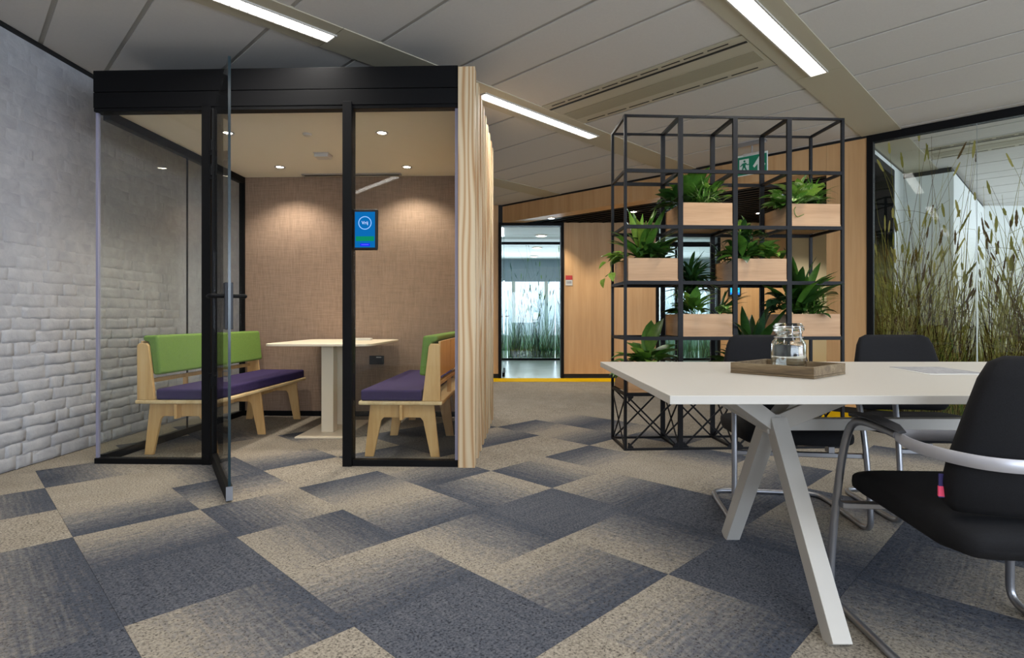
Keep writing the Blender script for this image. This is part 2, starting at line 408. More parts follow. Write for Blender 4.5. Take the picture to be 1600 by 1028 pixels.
# ------------------------------------------------------------------ ceiling
cb = MB(); cb.box((-3.6, -4.2, CH + .007), (12, 18.2, CH + .2)); ceil = cb.build('ceiling', M['groove']); tag(ceil, 'suspended ceiling of long grey-white panels between cream service beams', 'ceiling', kind='structure')
lines = []
for k in range(-3, 6):
    p0 = .43 + 2.19 * k; lines += [p0, p0 + .39, p0 + .99, p0 + 1.59]
G = .014
def zone(poly, z):
    if z == 'main':
        poly = clip(poly, -1, 0, -(XL + .01)); poly = clip(poly, NRM.x, NRM.y, CDIAG - .012); poly = clip(poly, 0, 1, YB - .01); poly = clip(poly, 0, -1, 3.9); poly = clip(poly, 1, 0, 7.4)
    else:
        poly = clip(poly, -NRM.x, -NRM.y, -(CDIAG + .06)); poly = clip(poly, -1, 1, 1.50 * S2); poly = clip(poly, 0, -1, -1.0); poly = clip(poly, 1, 0, 11.0)
    return poly if len(poly) > 2 and parea(poly) > .006 else None
VENTS = [(3.61, 4.19, 1), (7.45, 8.0, 2)]
for z in ('main', 'glass'):
    for b0, b1 in zip([-8.5] + BEAMS, BEAMS + [6.0]):
        for p0, p1 in zip(lines, lines[1:]):
            if z == 'main' and abs(p0 - 3.61) < .03 and abs(b0 + 3.41) < .01: continue      # air vent instead
            qa, qb = b0 + BW, b1 - BW
            po = [pq(p0 + G, qa + .002), pq(p1 - G, qa + .002), pq(p1 - G, qb - .002), pq(p0 + G, qb - .002)]
            po = zone(po, z)
            if po: MB().prism(ccw(po), CH, CH + .0065).build('ceiling_panel', M['panel'], ceil)
    for q in BEAMS:
        for pa, pb in ((-6.5, -3.87), (-3.87, -1.06), (-1.06, 1.75), (1.75, 4.56), (4.56, 7.37), (7.37, 10.2), (10.2, 13)):
            po = zone([pq(pa + .002, q - BW), pq(pb - .002, q - BW), pq(pb - .002, q + BW), pq(pa + .002, q + BW)], z)
            if po: MB().prism(ccw(po), CH - .006, CH + .0065).build('ceiling_beam', M['beam'], ceil)

# strip lights in the beams
def strip_light(p1, q, label, ln=1.5, k=1.0):
    x, y = pq(p1 - ln / 2, q); t = empty('strip_light', (x, y, CH - .006), R(45)); tag(t, label, 'ceiling light', 'strip lights in the ceiling beams')
    h, wd = ln / 2, .052
    f = MB()
    f.box((-h - .012, -wd - .010, -.010), (h + .012, -wd, 0)).box((-h - .012, wd, -.010), (h + .012, wd + .010, 0)).box((-h - .012, -wd, -.010), (-h, wd, 0)).box((h, -wd, -.010), (h + .012, wd, 0))
    f.build('frame', M['white'], t)
    box('diffuser', (-h, -wd, -.003), (h, wd, -.001), M['strip'], t)
    l_ = area('strip_lamp', (x, y, CH - .022), (0, 0, R(45)), ln, .10, STRIP_W * k, (1, .96, .90)); l_.data.spread = R(150)
    lv = MB(); n = int(ln / .05)
    for k in range(1, n): lv.box((-h + k * ln / n - .0015, -wd, -.0095), (-h + k * ln / n + .0015, wd, -.0035))
    lv.build('louvre', M['steel'], t)
    return t
strip_light(1.75, -3.41, 'strip light above the left end of the booth, at top left')
strip_light(4.56, -3.41, 'strip light right behind the booth, beside the pine boards', k=1.5)
strip_light(4.56, -1.345, 'largest and brightest strip light, at top right above the table')
strip_light(4.56, -5.47, 'ceiling strip light hidden behind the booth', k=2.0)
for q in BEAMS[1:]:
    for p1 in (4.56, 1.75, -1.06):
        if (p1, q) in ((1.75, -3.41), (4.56, -3.41), (4.56, -1.345)): continue
        x, y = pq(p1, q)
        if y < -2.6 or x > 7 or NRM.dot(Vector((x, y))) > CDIAG: continue
        strip_light(p1, q, 'ceiling strip light outside the photograph, behind or above the viewer')
for p1, q, lb in ((10.2, .715, 'ceiling strip light deep inside the glazed room on the right'), (8.1, .715, 'unseen strip light added inside the glazed room, close behind the printed glass'), (10.2, 2.775, 'ceiling strip light at the far right of the glazed room')):  # strip close behind the printed glass is added, unseen, to brighten the room
    strip_light(p1, q, lb)

def vent(name, p0, p1, q0, q1, label):
    x, y = pq((p0 + p1) / 2, (q0 + q1) / 2); t = empty(name, (x, y, CH), R(-45)); tag(t, label, 'air vent')
    L, B = (q1 - q0) / 2, (p1 - p0) / 2                  # local x along +q (b direction), local y along p
    box('panel', (-L, -B, -.004), (L, B, .012), M['beam'], t)
    box('grille', (-L + .03, -.03, -.007), (L - .03, .15, -.0045), M['grille'], t)
    box('long_slot', (-L + .01, -B + .085, -.008), (L - .01, -B + .108, -.0045), M['blacker'], t)
    for r, n in ((-B + .035, 9), (B - .05, 7)):
        for k in range(n):
            a = -L + .08 + (2 * L - .16) * k / n; b = a + (2 * L - .16) / n - .03
            box('slot', (a, r, -.007), (b, r + .010, -.0045), M['blacker'], t)
    return t
vent('ceiling_vent', 3.61, 4.19, -3.245, -1.515, 'long cream air vent with perforated grille between the two beams')
vent('ceiling_vent', 7.42, 7.98, -1.15, .53, 'air vent seen through the glass partition on the right')

# ------------------------------------------------------------------ left brick wall
wl = MB(); wl.box((XL - .3, -4.2, 0), (XL - .012, YB, CH + .02)); wall_left = wl.build('wall_left', M['brick']); tag(wall_left, 'white painted brick wall along the left side', 'wall', kind='structure')
def brickmesh(seed, l=.236, h=.074):
    rnd = random.Random(seed); nx, nz = 5, 3; b = MB(); fr = []
    for iz in range(nz + 1):
        for ix in range(nx + 1):
            e = ix in (0, nx) or iz in (0, nz)
            y = -l / 2 + l * ix / nx; z = h * iz / nz
            if ix == 0: y += .004
            if iz == 0: z += .003
            d = (.004 if e else .009) + rnd.uniform(-.003, .004)
            b.v.append((d, y + (rnd.uniform(-.011, .011) if 0 < ix < nx else rnd.uniform(-.004, .004)), z + rnd.uniform(-.005, .005)))
    for iz in range(nz):
        for ix in range(nx):
            a = iz * (nx + 1) + ix; b.f.append((a, a + 1, a + nx + 2, a + nx + 1))
    n0 = len(b.v); per = [k for k in range(nx + 1)] + [iz * (nx + 1) + nx for iz in range(1, nz + 1)] + [nz * (nx + 1) + k for k in range(nx - 1, -1, -1)] + [iz * (nx + 1) for iz in range(nz - 1, 0, -1)]
    for k in per: b.v.append((-.015, b.v[k][1], b.v[k][2]))
    m = len(per)
    for k in range(m): b.f.append((per[k], n0 + k, n0 + (k + 1) % m, per[(k + 1) % m]))
    return b
bm_ = []
for k in range(7):
    b = brickmesh(k); me = bpy.data.meshes.new('brick'); me.from_pydata(b.v, [], b.f); me.materials.append(M['brick'])
    me.polygons.foreach_set('use_smooth', [True] * len(me.polygons)); me.update(); bm_.append((me, b))
CO, LB = .0795, .241
spots = []
for r in range(35):
    y = 2.2 + random.uniform(0, .24); z = .002 + CO * r
    while y < 8.8 and z + CO < CH:
        l = random.choice((.12, .22, .235, .24, .25, .26)); spots.append((y + l / 2, z + .004 * math.sin(y * 3 + r), l / LB)); y += l + .003
spots.sort(key=lambda t: (0 if 3.3 < t[0] < 5.45 else 1, t[0]))
rest = MB()
for n, (y, z, k_) in enumerate(spots):
    fl_ = max(.14, min(.62, .85 - z / 2.2)) * random.uniform(.6, 1.25); me, b = random.choice(bm_)
    if n < 300 and 3.3 < y < 5.45:
        o = link('brick', me, None, wall_left, (XL - .012 + random.uniform(-.002, .002), y, z), (random.uniform(-.02, .02), 0, 0)); o.scale = (fl_, k_ * 1.02, random.uniform(1.02, 1.13))
    else:
        i0 = len(rest.v); rest.v += [(XL - .012 + v[0] * fl_, y + v[1] * k_, z + v[2]) for v in b.v]; rest.f += [tuple(i0 + q for q in f) for f in b.f]
o = rest.build('further_bricks', M['brick'], wall_left, smooth=60); o['kind'] = 'stuff'
t = box('trim_1', (XL - .012, -4.0, CH - .022), (XL + .014, YB, CH + .0), M['blacker']); tag(t, 'thin black shadow gap between brick wall and ceiling', 'trim', kind='structure')

# ------------------------------------------------------------------ back walls: frontal oak wall with two doors, diagonal bulkhead, black slats
wb = empty('wall_back', (0, YB, 0)); tag(wb, 'oak veneered back wall beyond the shelf with two glazed doorways', 'wall', kind='structure')
def oakpan(x0, x1, z0, z1, mat='oak', y1=.14): return box('panel', (x0, 0, z0), (x1, y1, z1), M[mat], wb)
for x0, x1 in ((-3.13, -1.85), (-1.845, -.60), (-.595, -.22)): oakpan(x0, x1, .07, CH)
for x0, x1 in ((.835, 2.31),): oakpan(x0, x1, .07, 2.50)
for x0, x1 in ((3.345, 4.47),): oakpan(x0, x1, .07, 2.50)
oakpan(4.475, 6.9, .0, CH, 'cream')
for x0, x1 in ((-3.13, -.22), (.835, 2.31), (3.345, 4.47)): box('skirting', (x0, .012, 0), (x1, .13, .068), M['blacker'], wb)
box('lintel', (-.22, .0, 2.505), (4.47, .14, CH), M['blacker'], wb)
def doorframe(n, x0, x1, label, open_):
    d = empty('door_%d' % n, (x0, YB, 0)); tag(d, label, 'door', kind='structure'); wd = x1 - x0
    box('jamb', (.002, -.02, 0), (.05, .16, 2.50), M['black'], d); box('jamb', (wd - .05, -.02, 0), (wd - .002, .16, 2.50), M['black'], d); box('door_head', (.05, -.01, 2.45), (wd - .05, .15, 2.50), M['black'], d)
    if open_:
        leaf = box('door_leaf', (.075, .17, .012), (.087, .17 + wd - .11, 2.44), M['glassr'], d); yy = .17 + wd - .11
        box('door_rail', (.06, .17, .01), (.10, yy, .07), M['black'], leaf)
        MB().tube(smoothpath([(.06, yy - .08, 1.0), (.02, yy - .08, 1.0), (.01, yy - .10, 1.0), (.01, yy - .22, 1.0)], 1), .009).build('handle', M['steel'], leaf)
        MB().tube(smoothpath([(.10, yy - .08, 1.0), (.15, yy - .08, 1.0), (.16, yy - .10, 1.0), (.16, yy - .22, 1.0)], 1), .009).build('handle', M['steel'], leaf)
    else:
        leaf = box('door_leaf', (.052, .06, .012), (wd - .052, .072, 2.44), M['glassr'], d)
        box('transom', (.052, .05, 2.12), (wd - .052, .082, 2.16), M['black'], leaf)
        box('door_rail', (.052, .05, .01), (wd - .052, .082, .09), M['black'], leaf)
        box('door_stile', (.33, .05, .09), (.36, .082, 2.12), M['black'], leaf)
    return d
doorframe(1, -.22, .835, 'open doorway beside the booth looking into a bright room with grass glass', True)
door2 = doorframe(2, 2.31, 3.345, 'closed glass door with black frame behind the plant shelf', False)

bk = empty('trim_2', (0, 0, 0)); tag(bk, 'oak bulkhead running diagonally under the ceiling towards the glass room', 'bulkhead', kind='structure')
def dseg(s0, s1, n0, n1): return ccw([W(s0, n0), W(s1, n0), W(s1, n1), W(s0, n1)])
seg = [-4.68, -3.5, -2.3, -1.1, 0]
for a, b in zip(seg, seg[1:]): MB().prism(dseg(a + .001, b - .001, 0, .24), 2.496, CH - .024).build('panel', M['oak'], bk)
MB().prism(dseg(-4.68, 0, -.006, .24), CH - .022, CH).build('shadow_gap', M['blacker'], bk)
wr = empty('wall_right', (0, 0, 0)); tag(wr, 'diagonal partition of oak panel and grass-printed glass on the right', 'wall', kind='structure')
MB().prism(dseg(0.001, .36, 0, .24), .06, CH - .024).build('panel', M['oak'], wr)
MB().prism(dseg(0.001, .36, .01, .24), 0, .058).build('skirting', M['blacker'], wr)
MB().prism(dseg(0, .36, -.006, .24), CH - .022, CH).build('shadow_gap', M['blacker'], wr)
MB().prism(dseg(.362, .415, -.01, .09), 0, CH - .001).build('post', M['black'], wr)
MB().prism(dseg(.415, 5.6, -.005, .075), CH - .075, CH - .001).build('head_rail', M['black'], wr)
MB().prism(dseg(.415, 5.6, -.005, .075), 0, .05).build('bottom_rail', M['black'], wr)
# black slatted ceiling between bulkhead and oak wall
sl = empty('slatted_ceiling', (2.6, 7.6, 2.5)); tag(sl, 'black slatted ceiling over the passage behind the plant shelf', 'slatted ceiling')
def inv(o, xy, z): return (xy[0] - o.location.x, xy[1] - o.location.y, z - o.location.z)
p = 0.30
while p < 3.2:
    base = Vector(W(0, p)); s0 = (YB - .02 - base.y) / DIAG.y; s1 = ((-1.86 * S2) - (base.x - base.y)) / (DIAG.x - DIAG.y)
    a, b = Vector(W(s0, p)), Vector(W(s1, p))
    if a.x < b.x - .3: MB().bar(inv(sl, a, 2.53), inv(sl, b, 2.53), .05, .07).build('slat', M['black'], sl)
    p += .13
MB().prism([(q[0] - 2.6, q[1] - 7.6) for q in ccw([W(-4.3, .245), W(.0, .245), (7.0, YB - .01), (-.02, YB - .01)])], .16, .20).build('void_panel', M['blacker'], sl)
def downlight(x, y, z, label, watt, colr=(1, .78, .52), ang=75, tilt=(0, 0, 0), cat='downlight', grp=None, parent=None, rad=.045):
    if parent is None:
        t = empty('downlight', (x, y, z)); tag(t, label, cat, grp)
        MB().lathe([(rad + .012, 0), (rad + .012, -.006), (rad, -.006), (rad - .004, 0)]).build('trim_ring', M['steel'], t, smooth=30)
        MB().lathe([(0.0005, -.002), (rad - .004, -.002), (rad - .004, -.0005), (.0005, -.0005)]).build('lens', M['down'], t)
    l = bpy.data.lights.new('downlight_beam', 'SPOT'); l.energy = watt; l.color = colr; l.spot_size = R(ang); l.spot_blend = .6; l.shadow_soft_size = .03
    o = bpy.data.objects.new('downlight_beam', l); col.objects.link(o); o.location = (x, y, z - .02); o.rotation_euler = tilt
    return o
for k, (x, y, tx) in enumerate(((1.75, 8.1, 18), (3.6, 8.2, 18), (.6, 8.62, 8))):
    downlight(x, y, 2.494, ('spot in the black slats lighting the oak wall left of the shelf', 'spot in the black slats lighting the oak wall beside the small screen', 'spot in the slats nearest the open doorway')[k], 42, (1, .88, .70), ang=95, tilt=(R(tx), 0, 0), grp='spots in the slatted ceiling')
downlight(4.55, 7.9, 2.494, 'spot in the slats lighting the cream wall', 45, (1, .9, .72), ang=95, tilt=(R(20), 0, 0), grp='spots in the slatted ceiling')

# notice, screen, exit sign
t = empty('notice_sign', (.915, YB - .002, 1.49)); tag(t, 'small red and white notice on the oak wall right of the doorway', 'notice')
box('plate', (-.055, -.006, 0), (.055, 0, .16), M['paper'], t); box('red_header', (-.055, -.008, .09), (.055, -.0062, .16), M['red'], t); box('text_block', (-.04, -.0075, .03), (.04, -.0062, .07), M['papergrey'], t)
t = empty('wall_screen', (3.57, YB - .002, 1.31)); tag(t, 'small cyan room screen on the oak wall behind the shelf', 'screen')
box('casing', (-.10, -.03, 0), (.10, 0, .18), M['blacker'], t, bevel=.006); box('display', (-.075, -.033, .03), (.075, -.0305, .15), emit('cyan_screen', '37c7e8', .8), t); box('display_bar', (-.075, -.0345, .03), (.075, -.0332, .065), emit('blue_screen', '2f7fe0', .8), t)
xs, ys = 2.47, 5.80
t = empty('exit_sign', (xs, ys, CH - .331 + .0), math.atan2(DIAG.y, DIAG.x)); tag(t, 'green running-man exit sign with arrow hanging from the ceiling', 'exit sign'); t.scale = (.92, 1, 1)
MB().prism([(-.15, .285), (.15, .285), (.16, .30), (.16, .318), (.15, .33), (-.15, .33), (-.16, .318), (-.16, .30)], -.025, .025, 'y').build('lamp_housing', M['steel'], t, bevel=.004)
MB().tube([(0, 0, .21), (0, 0, .288)], .008).build('hanger', M['steel'], t); box('clamp', (-.09, -.018, .19), (.09, .018, .212), M['white'], t, bevel=.003)
box('panel', (-.17, -.006, -.01), (.17, .006, .205), M['pictowhite'], t); box('green_face', (-.162, -.0075, -.002), (.162, -.0062, .185), M['exitgreen'], t)
box('door_pictogram', (-.135, -.009, .02), (-.03, -.0077, .16), M['pictowhite'], t)
rm = MB(); Y0, Y1 = -.0102, -.0092
rm.prism([(-.078 + .012 * math.cos(a * math.pi / 6), .118 + .012 * math.sin(a * math.pi / 6)) for a in range(12)], Y0, Y1, 'y')
for pts in (((-.10, .098), (-.062, .104), (-.066, .058), (-.098, .060)), ((-.098, .062), (-.08, .060), (-.098, .022), (-.118, .004), (-.128, .012), (-.108, .03)), ((-.085, .062), (-.066, .06), (-.052, .03), (-.036, .008), (-.05, .004), (-.068, .028)), ((-.10, .098), (-.128, .072), (-.118, .066), (-.094, .086)), ((-.064, .104), (-.046, .084), (-.022, .084), (-.022, .074), (-.052, .074), (-.07, .092))):
    rm.prism(ccw(list(pts)), Y0, Y1, 'y')
rm.build('running_man', M['exitgreen'], t, loc=(0, 0, .02))
MB().prism([(.065, 0), (.1, 0), (.1, .07), (.135, .035), (.15, .055), (.0825, .145), (.015, .055), (.03, .035), (.065, .07)], -.009, -.0077, 'y').build('arrow', M['pictowhite'], t, loc=(0, 0, .02))

# ------------------------------------------------------------------ grass prints on glass
def reeds(x0, x1, zmax, seed, nst, ngr, dense=1.0):
    """flat grass print in the x-z plane; returns dict material -> MB"""
    rnd = random.Random(seed); out = {}
    def strip(mat, pts, w0, w1, y):
        b = out.setdefault(mat, MB()); i = len(b.v); n = len(pts)
        for k, (x, z) in enumerate(pts):
            a = pts[max(k - 1, 0)]; c = pts[min(k + 1, n - 1)]; dx, dz = c[0] - a[0], c[1] - a[1]; l = math.hypot(dx, dz) or 1
            wd = (w0 + (w1 - w0) * k / (n - 1)) / 2
            for s in (-1, 1):
                b.v.append((min(max(x + s * wd * dz / l, x0), x1), y, min(max(z - s * wd * dx / l, .06), zmax)))
        for k in range(n - 1): b.f.append((i + 2 * k, i + 2 * k + 1, i + 2 * k + 3, i + 2 * k + 2))
    def head(mat, x, z, ang, l, wd, y):
        b = out.setdefault(mat, MB()); i = len(b.v); n = 9; d = (math.sin(ang), math.cos(ang)); pr = (d[1], -d[0])
        for k in range(n):
            t = k / (n - 1); ww = wd * (math.sin(math.pi * (.08 + .88 * t)) ** .6) * rnd.uniform(.75, 1.2) / 2
            for s in (-1, 1): b.v.append((min(max(x + d[0] * l * t + s * ww * pr[0], x0), x1), y, min(max(z + d[1] * l * t + s * ww * pr[1], .06), zmax)))
        for k in range(n - 1): b.f.append((i + 2 * k, i + 2 * k + 1, i + 2 * k + 3, i + 2 * k + 2))
    for k in range(nst):
        cl = rnd.choice([rnd.uniform(x0, x1), x0 + (x1 - x0) * rnd.choice((.12, .2, .5, .62, .85)) + rnd.gauss(0, .05)])
        h = min(zmax - .03, rnd.choice([rnd.uniform(.7, 1.5), rnd.uniform(1.0, 1.9), rnd.uniform(1.4, 2.62) if rnd.random() < .5 else rnd.uniform(.9, 1.6)])); lean = rnd.gauss(0, .16); bend = rnd.gauss(0, .12)
        pts = [(cl + lean * h * t + bend * h * t * t, .06 + h * t) for t in [j / 7 for j in range(8)]]
        mat = rnd.choice(['brown', 'brown', 'dark', 'olive', 'straw'] if h < 1.7 else ['olive', 'brown', 'straw'])
        strip(mat, pts, rnd.uniform(.005, .010), .002, -.0002 * (k % 7))
        if rnd.random() < .55:
            a = math.atan2(pts[-1][0] - pts[-2][0], pts[-1][1] - pts[-2][1]); head(rnd.choice(['olive', 'straw', 'brown', 'olive']), pts[-1][0], pts[-1][1] - .02, a, rnd.uniform(.07, .17), rnd.uniform(.012, .024), -.0003 - .0002 * (k % 5))
        for _ in range(rnd.randint(0, 2)):
            t = rnd.uniform(.25, .8); j = int(t * 7); bx, bz = pts[j]; a = rnd.choice((-1, 1)) * rnd.uniform(.4, 1.3); l = rnd.uniform(.12, .45)
            strip(mat, [(bx + math.sin(a) * l * s, bz + math.cos(a) * l * s - .25 * l * s * s) for s in (0, .33, .66, 1)], .004, .0012, -.0002 * (k % 7))
    for k in range(ngr):
        x = rnd.uniform(x0, x1); h = rnd.uniform(.2, .95) * dense; a = rnd.gauss(0, .3); bend = rnd.gauss(0, .25)
        strip(rnd.choice(['olive', 'green', 'straw', 'brown', 'dark']), [(x + a * h * t + bend * h * t * t, .055 + h * t) for t in (0, .3, .6, .85, 1)], rnd.uniform(.005, .011), .001, -.0003 * (k % 5))
    return out
RM = {'brown': 'rd_brown', 'dark': 'rd_dark', 'olive': 'rd_olive', 'straw': 'rd_straw', 'green': 'rd_green'}
RMF = {'brown': 'rd_blue', 'dark': 'rd_dark', 'olive': 'rd_blue', 'straw': 'rd_green', 'green': 'rd_green'}
def printed_pane(parent, loc, rz, wd, h, seed, nst, ngr, mats, flm, name='glass_pane'):
    g = box(name, (0, 0, .05), (wd, .012, h), M['glassr'], parent, loc=loc, rot=(0, 0, rz))
    for key, b in reeds(.003, wd - .003, h - .01, seed, nst, ngr).items():
        o = b.build('grass_print', M[mats[key]], g, loc=(0, .0165, 0)); o['kind'] = 'stuff'
    MB().box((.002, .0205, .051), (wd - .002, .0212, min(1.75, h - .02))).build('print_film', M[flm], g)
    return g
ra = math.atan2(DIAG.y, DIAG.x)
for k, (s0, s1) in enumerate(((.417, 1.206), (1.210, 2.0), (2.004, 2.8), (2.804, 3.6), (3.604, 4.4), (4.404, 5.2))):
    x, y = W(s0, .02); printed_pane(wr, (x, y, 0), ra, s1 - s0, CH - .076, 20 + k, 380 if k < 2 else 60, 420 if k < 2 else 80, RM, 'film')

for s0 in (1.206, 2.0, 2.8, 3.6, 4.4): MB().prism(dseg(s0 + .0002, s0 + .0038, .018, .034), .051, CH - .0765).build('pane_joint', plain('joint_grey', '8d9590', .4) if s0 < 1.3 else bpy.data.materials['joint_grey'], wr)
# ------------------------------------------------------------------ glazed room on the right
gr = empty('wall_glazed_room', (0, 0, 0)); tag(gr, 'white walls of the meeting room behind the printed glass', 'wall', kind='structure')
def pqbox(name, p0, p1, q0, q1, z0, z1, mat, par): return MB().prism(ccw([pq(p0, q0), pq(p1, q0), pq(p1, q1), pq(p0, q1)]), z0, z1).build(name, mat, par)
pqbox('wall_panel', 7.86, 8.5, -1.74, -1.53, 0, CH - .001, M['whitewall'], gr)
pqbox('wall_panel', 8.52, 12.5, -1.80, -1.03, 0, CH - .06, M['whitewall'], gr)
pqbox('shadow_gap', 8.52, 12.5, -1.80, -1.05, CH - .058, CH - .001, M['blacker'], gr)
pqbox('wall_panel', 12.52, 12.7, -1.80, 1.2, 0, CH - .06, M['whitewall'], gr); pqbox('shadow_gap', 12.54, 12.7, -1.8, 1.2, CH - .058, CH - .001, M['blacker'], gr)
pqbox('door_frame', 6.86, 6.93, -1.74, -1.50, 0, 2.70, M['black'], gr); pqbox('door_frame', 7.79, 7.86, -1.74, -1.50, 0, 2.70, M['black'], gr)
pqbox('door_frame', 6.935, 7.785, -1.74, -1.50, 2.62, 2.70, M['black'], gr); pqbox('wall_panel', 6.72, 7.855, -1.74, -1.53, 2.705, CH - .001, M['whitewall'], gr)
pqbox('glass_pane', 6.935, 7.785, -1.63, -1.62, .03, 2.61, M['glassr'], gr)
pqbox('oak_return', 6.66, 6.855, -1.76, -1.53, 0, 2.70, M['oak'], gr)
fr = MB(); fr.prism(ccw([W(.3, .1), W(5.6, .1), (11.4, 1.2), (11.4, 9.0), (7.0, 9.04), W(0.0, 2.2)]), -.005, .003).build('carpet_field', M['c_plain'], floor)

# ------------------------------------------------------------------ far room beyond the doorway
ff = MB(); ff.box((-5, YB + .002, -.12), (8, 18.2, .0)); ff = ff.build('floor_far_room', M['palefloor']); tag(ff, 'pale green floor of the room beyond the doorway', 'floor', kind='structure')
fw = empty('wall_far', (0, 12.93, 0)); tag(fw, 'glass partition with blue-green grass print in the far room', 'wall', kind='structure')
box('head_rail', (-4, 0, 2.66), (6, .06, 2.72), M['black'], fw); box('bottom_rail', (-4, 0, 0), (6, .06, .05), M['black'], fw); box('transom_glass', (-4, .02, 2.725), (6, .03, CH), M['glassr'], fw)
for k, x0 in enumerate((-1.2, -.1, 1.0, 2.1, 3.2, 4.3)):
    printed_pane(fw, (x0, .02, 0), 0, 1.09, 2.655, 60 + k, 120 if k in (1, 2) else 50, 160 if k in (1, 2) else 60, RMF, 'film2')
wf = empty('wall_window', (0, 17.2, 0)); tag(wf, 'window wall with a grey blind band beyond the grass glass', 'wall', kind='structure')
box('parapet', (-5, 0, 0), (8, .2, .45), M['whitewall'], wf); box('blind_band', (-5, 0, 2.1), (8, .2, CH), plain('grey_blind', '7c8790', .8), wf)
for k in range(14): box('window_post', (-5 + k, .02, .45), (-4.9 + k, .15, 2.1), M['white'], wf)
for k in range(13): box('window_pane', (-4.9 + k, .08, .45), (-4 + k, .09, 2.1), M['glass'], wf)
for nm, a, b in (('wall_far_left', (-5.2, YB + .15, 0), (-5.0, 17.2, CH)), ('wall_far_right', (8, YB + .15, 0), (8.2, 17.2, CH))):
    t = box(nm, a, b, M['whitewall']); tag(t, 'white side wall of the far room, ' + nm.split('_')[-1] + ' side', 'wall', kind='structure')
t = empty('false_ceiling_far'); t.name = 'ceiling_far_room'; tag(t, 'white panelled ceiling of the room beyond the doorway', 'ceiling', kind='structure')
for k in range(8): box('ceiling_panel', (-4.9, YB + .2 + k * 1.0, CH - .001), (7.9, YB + 1.18 + k * 1.0, CH + .006), M['panel'], t)
for k, (x, y) in enumerate(((.64, 12.3), (.64, 14.4), (.64, 16.4), (-.6, 12.3), (-.6, 14.4), (2.4, 12.3), (3.6, 12.3), (3.6, 10.6), (.62, 10.6))):
    o = empty('round_lamp', (x, y, CH - .002)); tag(o, 'round white ceiling lamp ' + ('just in front of the far grass glass, seen through the doorway', 'second through the doorway, behind the grass glass', 'farthest through the doorway, above the windows', 'hidden left of the doorway, before the grass glass', 'hidden left of the doorway, behind the grass glass', 'in the far room behind the oak wall', 'behind the closed glass door, farther one', 'behind the closed glass door, nearer one', 'nearest beyond the doorway, close to the lintel')[k], 'ceiling light', 'round lamps in the far room')
    MB().lathe([(.13, 0), (.13, -.02), (.11, -.022), (.11, -.01)]).build('rim', M['white'], o, smooth=30); MB().lathe([(.0005, -.012), (.11, -.012), (.11, -.006), (.0005, -.006)]).build('diffuser', M['far_lamp'], o)
for k, x in enumerate((-.3, 1.6)):
    o = box('linear_lamp', (x, 10.0, CH - .02), (x + .12, 12.4, CH - .002), emit('far_strip', 'e8f4ff', 3)); tag(o, 'linear lamp on the ceiling just beyond the doorway' if k == 0 else 'linear lamp in the far room behind the shelf', 'ceiling light')

# ------------------------------------------------------------------ enclosing walls behind the viewer
t = empty('wall_front', (0, -4.0, 0)); tag(t, 'window wall behind the viewer', 'wall', kind='structure')
box('wall_panel', (-3.4, -.2, 0), (-.1, 0, CH), M['whitewall'], t)
box('parapet', (-.1, -.2, 0), (7.6, 0, .7), M['whitewall'], t); box('lintel', (-.1, -.2, 2.4), (7.6, 0, CH), M['whitewall'], t)
for k in range(6): box('window_post', (-.1 + k * 1.45, -.15, .7), (.02 + k * 1.45, 0, 2.4), M['white'], t)
for k in range(5): box('window_pane', (.02 + k * 1.45, -.08, .7), (1.35 + k * 1.45, -.07, 2.4), M['glass'], t)
t = empty('wall_side', (7.42, 0, 0)); tag(t, 'wall with added windows to the right of the viewer, outside the photograph', 'wall', kind='structure')  # the windows here are added out of view for their light
box('parapet', (0, -4.0, 0), (.18, 1.6, .7), M['whitewall'], t); box('lintel', (0, -4.0, 2.4), (.18, 1.6, CH), M['whitewall'], t); box('wall_panel', (0, 1.05, .7), (.18, 1.6, 2.4), M['whitewall'], t)
for k in range(4): box('window_post', (0, -3.9 + k * 1.61, .7), (.15, -3.78 + k * 1.61, 2.4), M['white'], t)
for k in range(3): box('window_pane', (.07, -3.78 + k * 1.61, .7), (.08, -2.29 + k * 1.61, 2.4), M['glass'], t)
t = box('wall_room_end', (11.4, .8, 0), (11.6, 9.1, CH), M['whitewall']); tag(t, 'white end wall of the glazed room, outside the photograph', 'wall', kind='structure')
t = box('wall_room_side', (6.9, 9.1, 0), (11.5, 9.25, CH), M['whitewall']); tag(t, 'white rear wall of the glazed room', 'wall', kind='structure')

# ------------------------------------------------------------------ glass meeting booth
BA = R(-1.9); BW_, BD = 2.395, 1.83
booth = empty('meeting_booth', (-2.741, 3.735, 0), BA); tag(booth, 'glass meeting booth with black header, open glass door and pine board side', 'meeting booth')
def bw(x, y, z=0):                                     # booth frame to world
    c, s_ = math.cos(BA), math.sin(BA); return (-2.741 + x * c - y * s_, 3.735 + x * s_ + y * c, z)
B_ = lambda n, a, b, m, bev=0, par=booth: box(n, a, b, M[m], par, bev)
B_('header', (-.01, -.035, 2.445), (BW_, .05, 2.585), 'black', .002); B_('header', (-.01, -.035, 2.34), (BW_, .05, 2.441), 'black', .002)
B_('header_rail', (-.01, -.03, 2.318), (BW_, .04, 2.338), 'black')
B_('roof', (0, .052, 2.375), (BW_ - .01, BD + .06, 2.575), 'black'); B_('ceiling_lining', (.02, .055, 2.350), (BW_ - .012, BD - .002, 2.373), 'boothceil')
B_('post', (.715, -.035, 0), (.775, .035, 2.36), 'black', .002); B_('post', (1.648, -.045, 0), (1.708, .04, 2.36), 'black', .002)
B_('post', (-.005, BD - .02, .0), (.045, BD + .03, 2.372), 'black')
B_('bottom_rail', (-.01, -.025, 0), (.714, .025, .035), 'black'); B_('bottom_rail', (1.71, -.03, 0), (BW_, .025, .04), 'black')
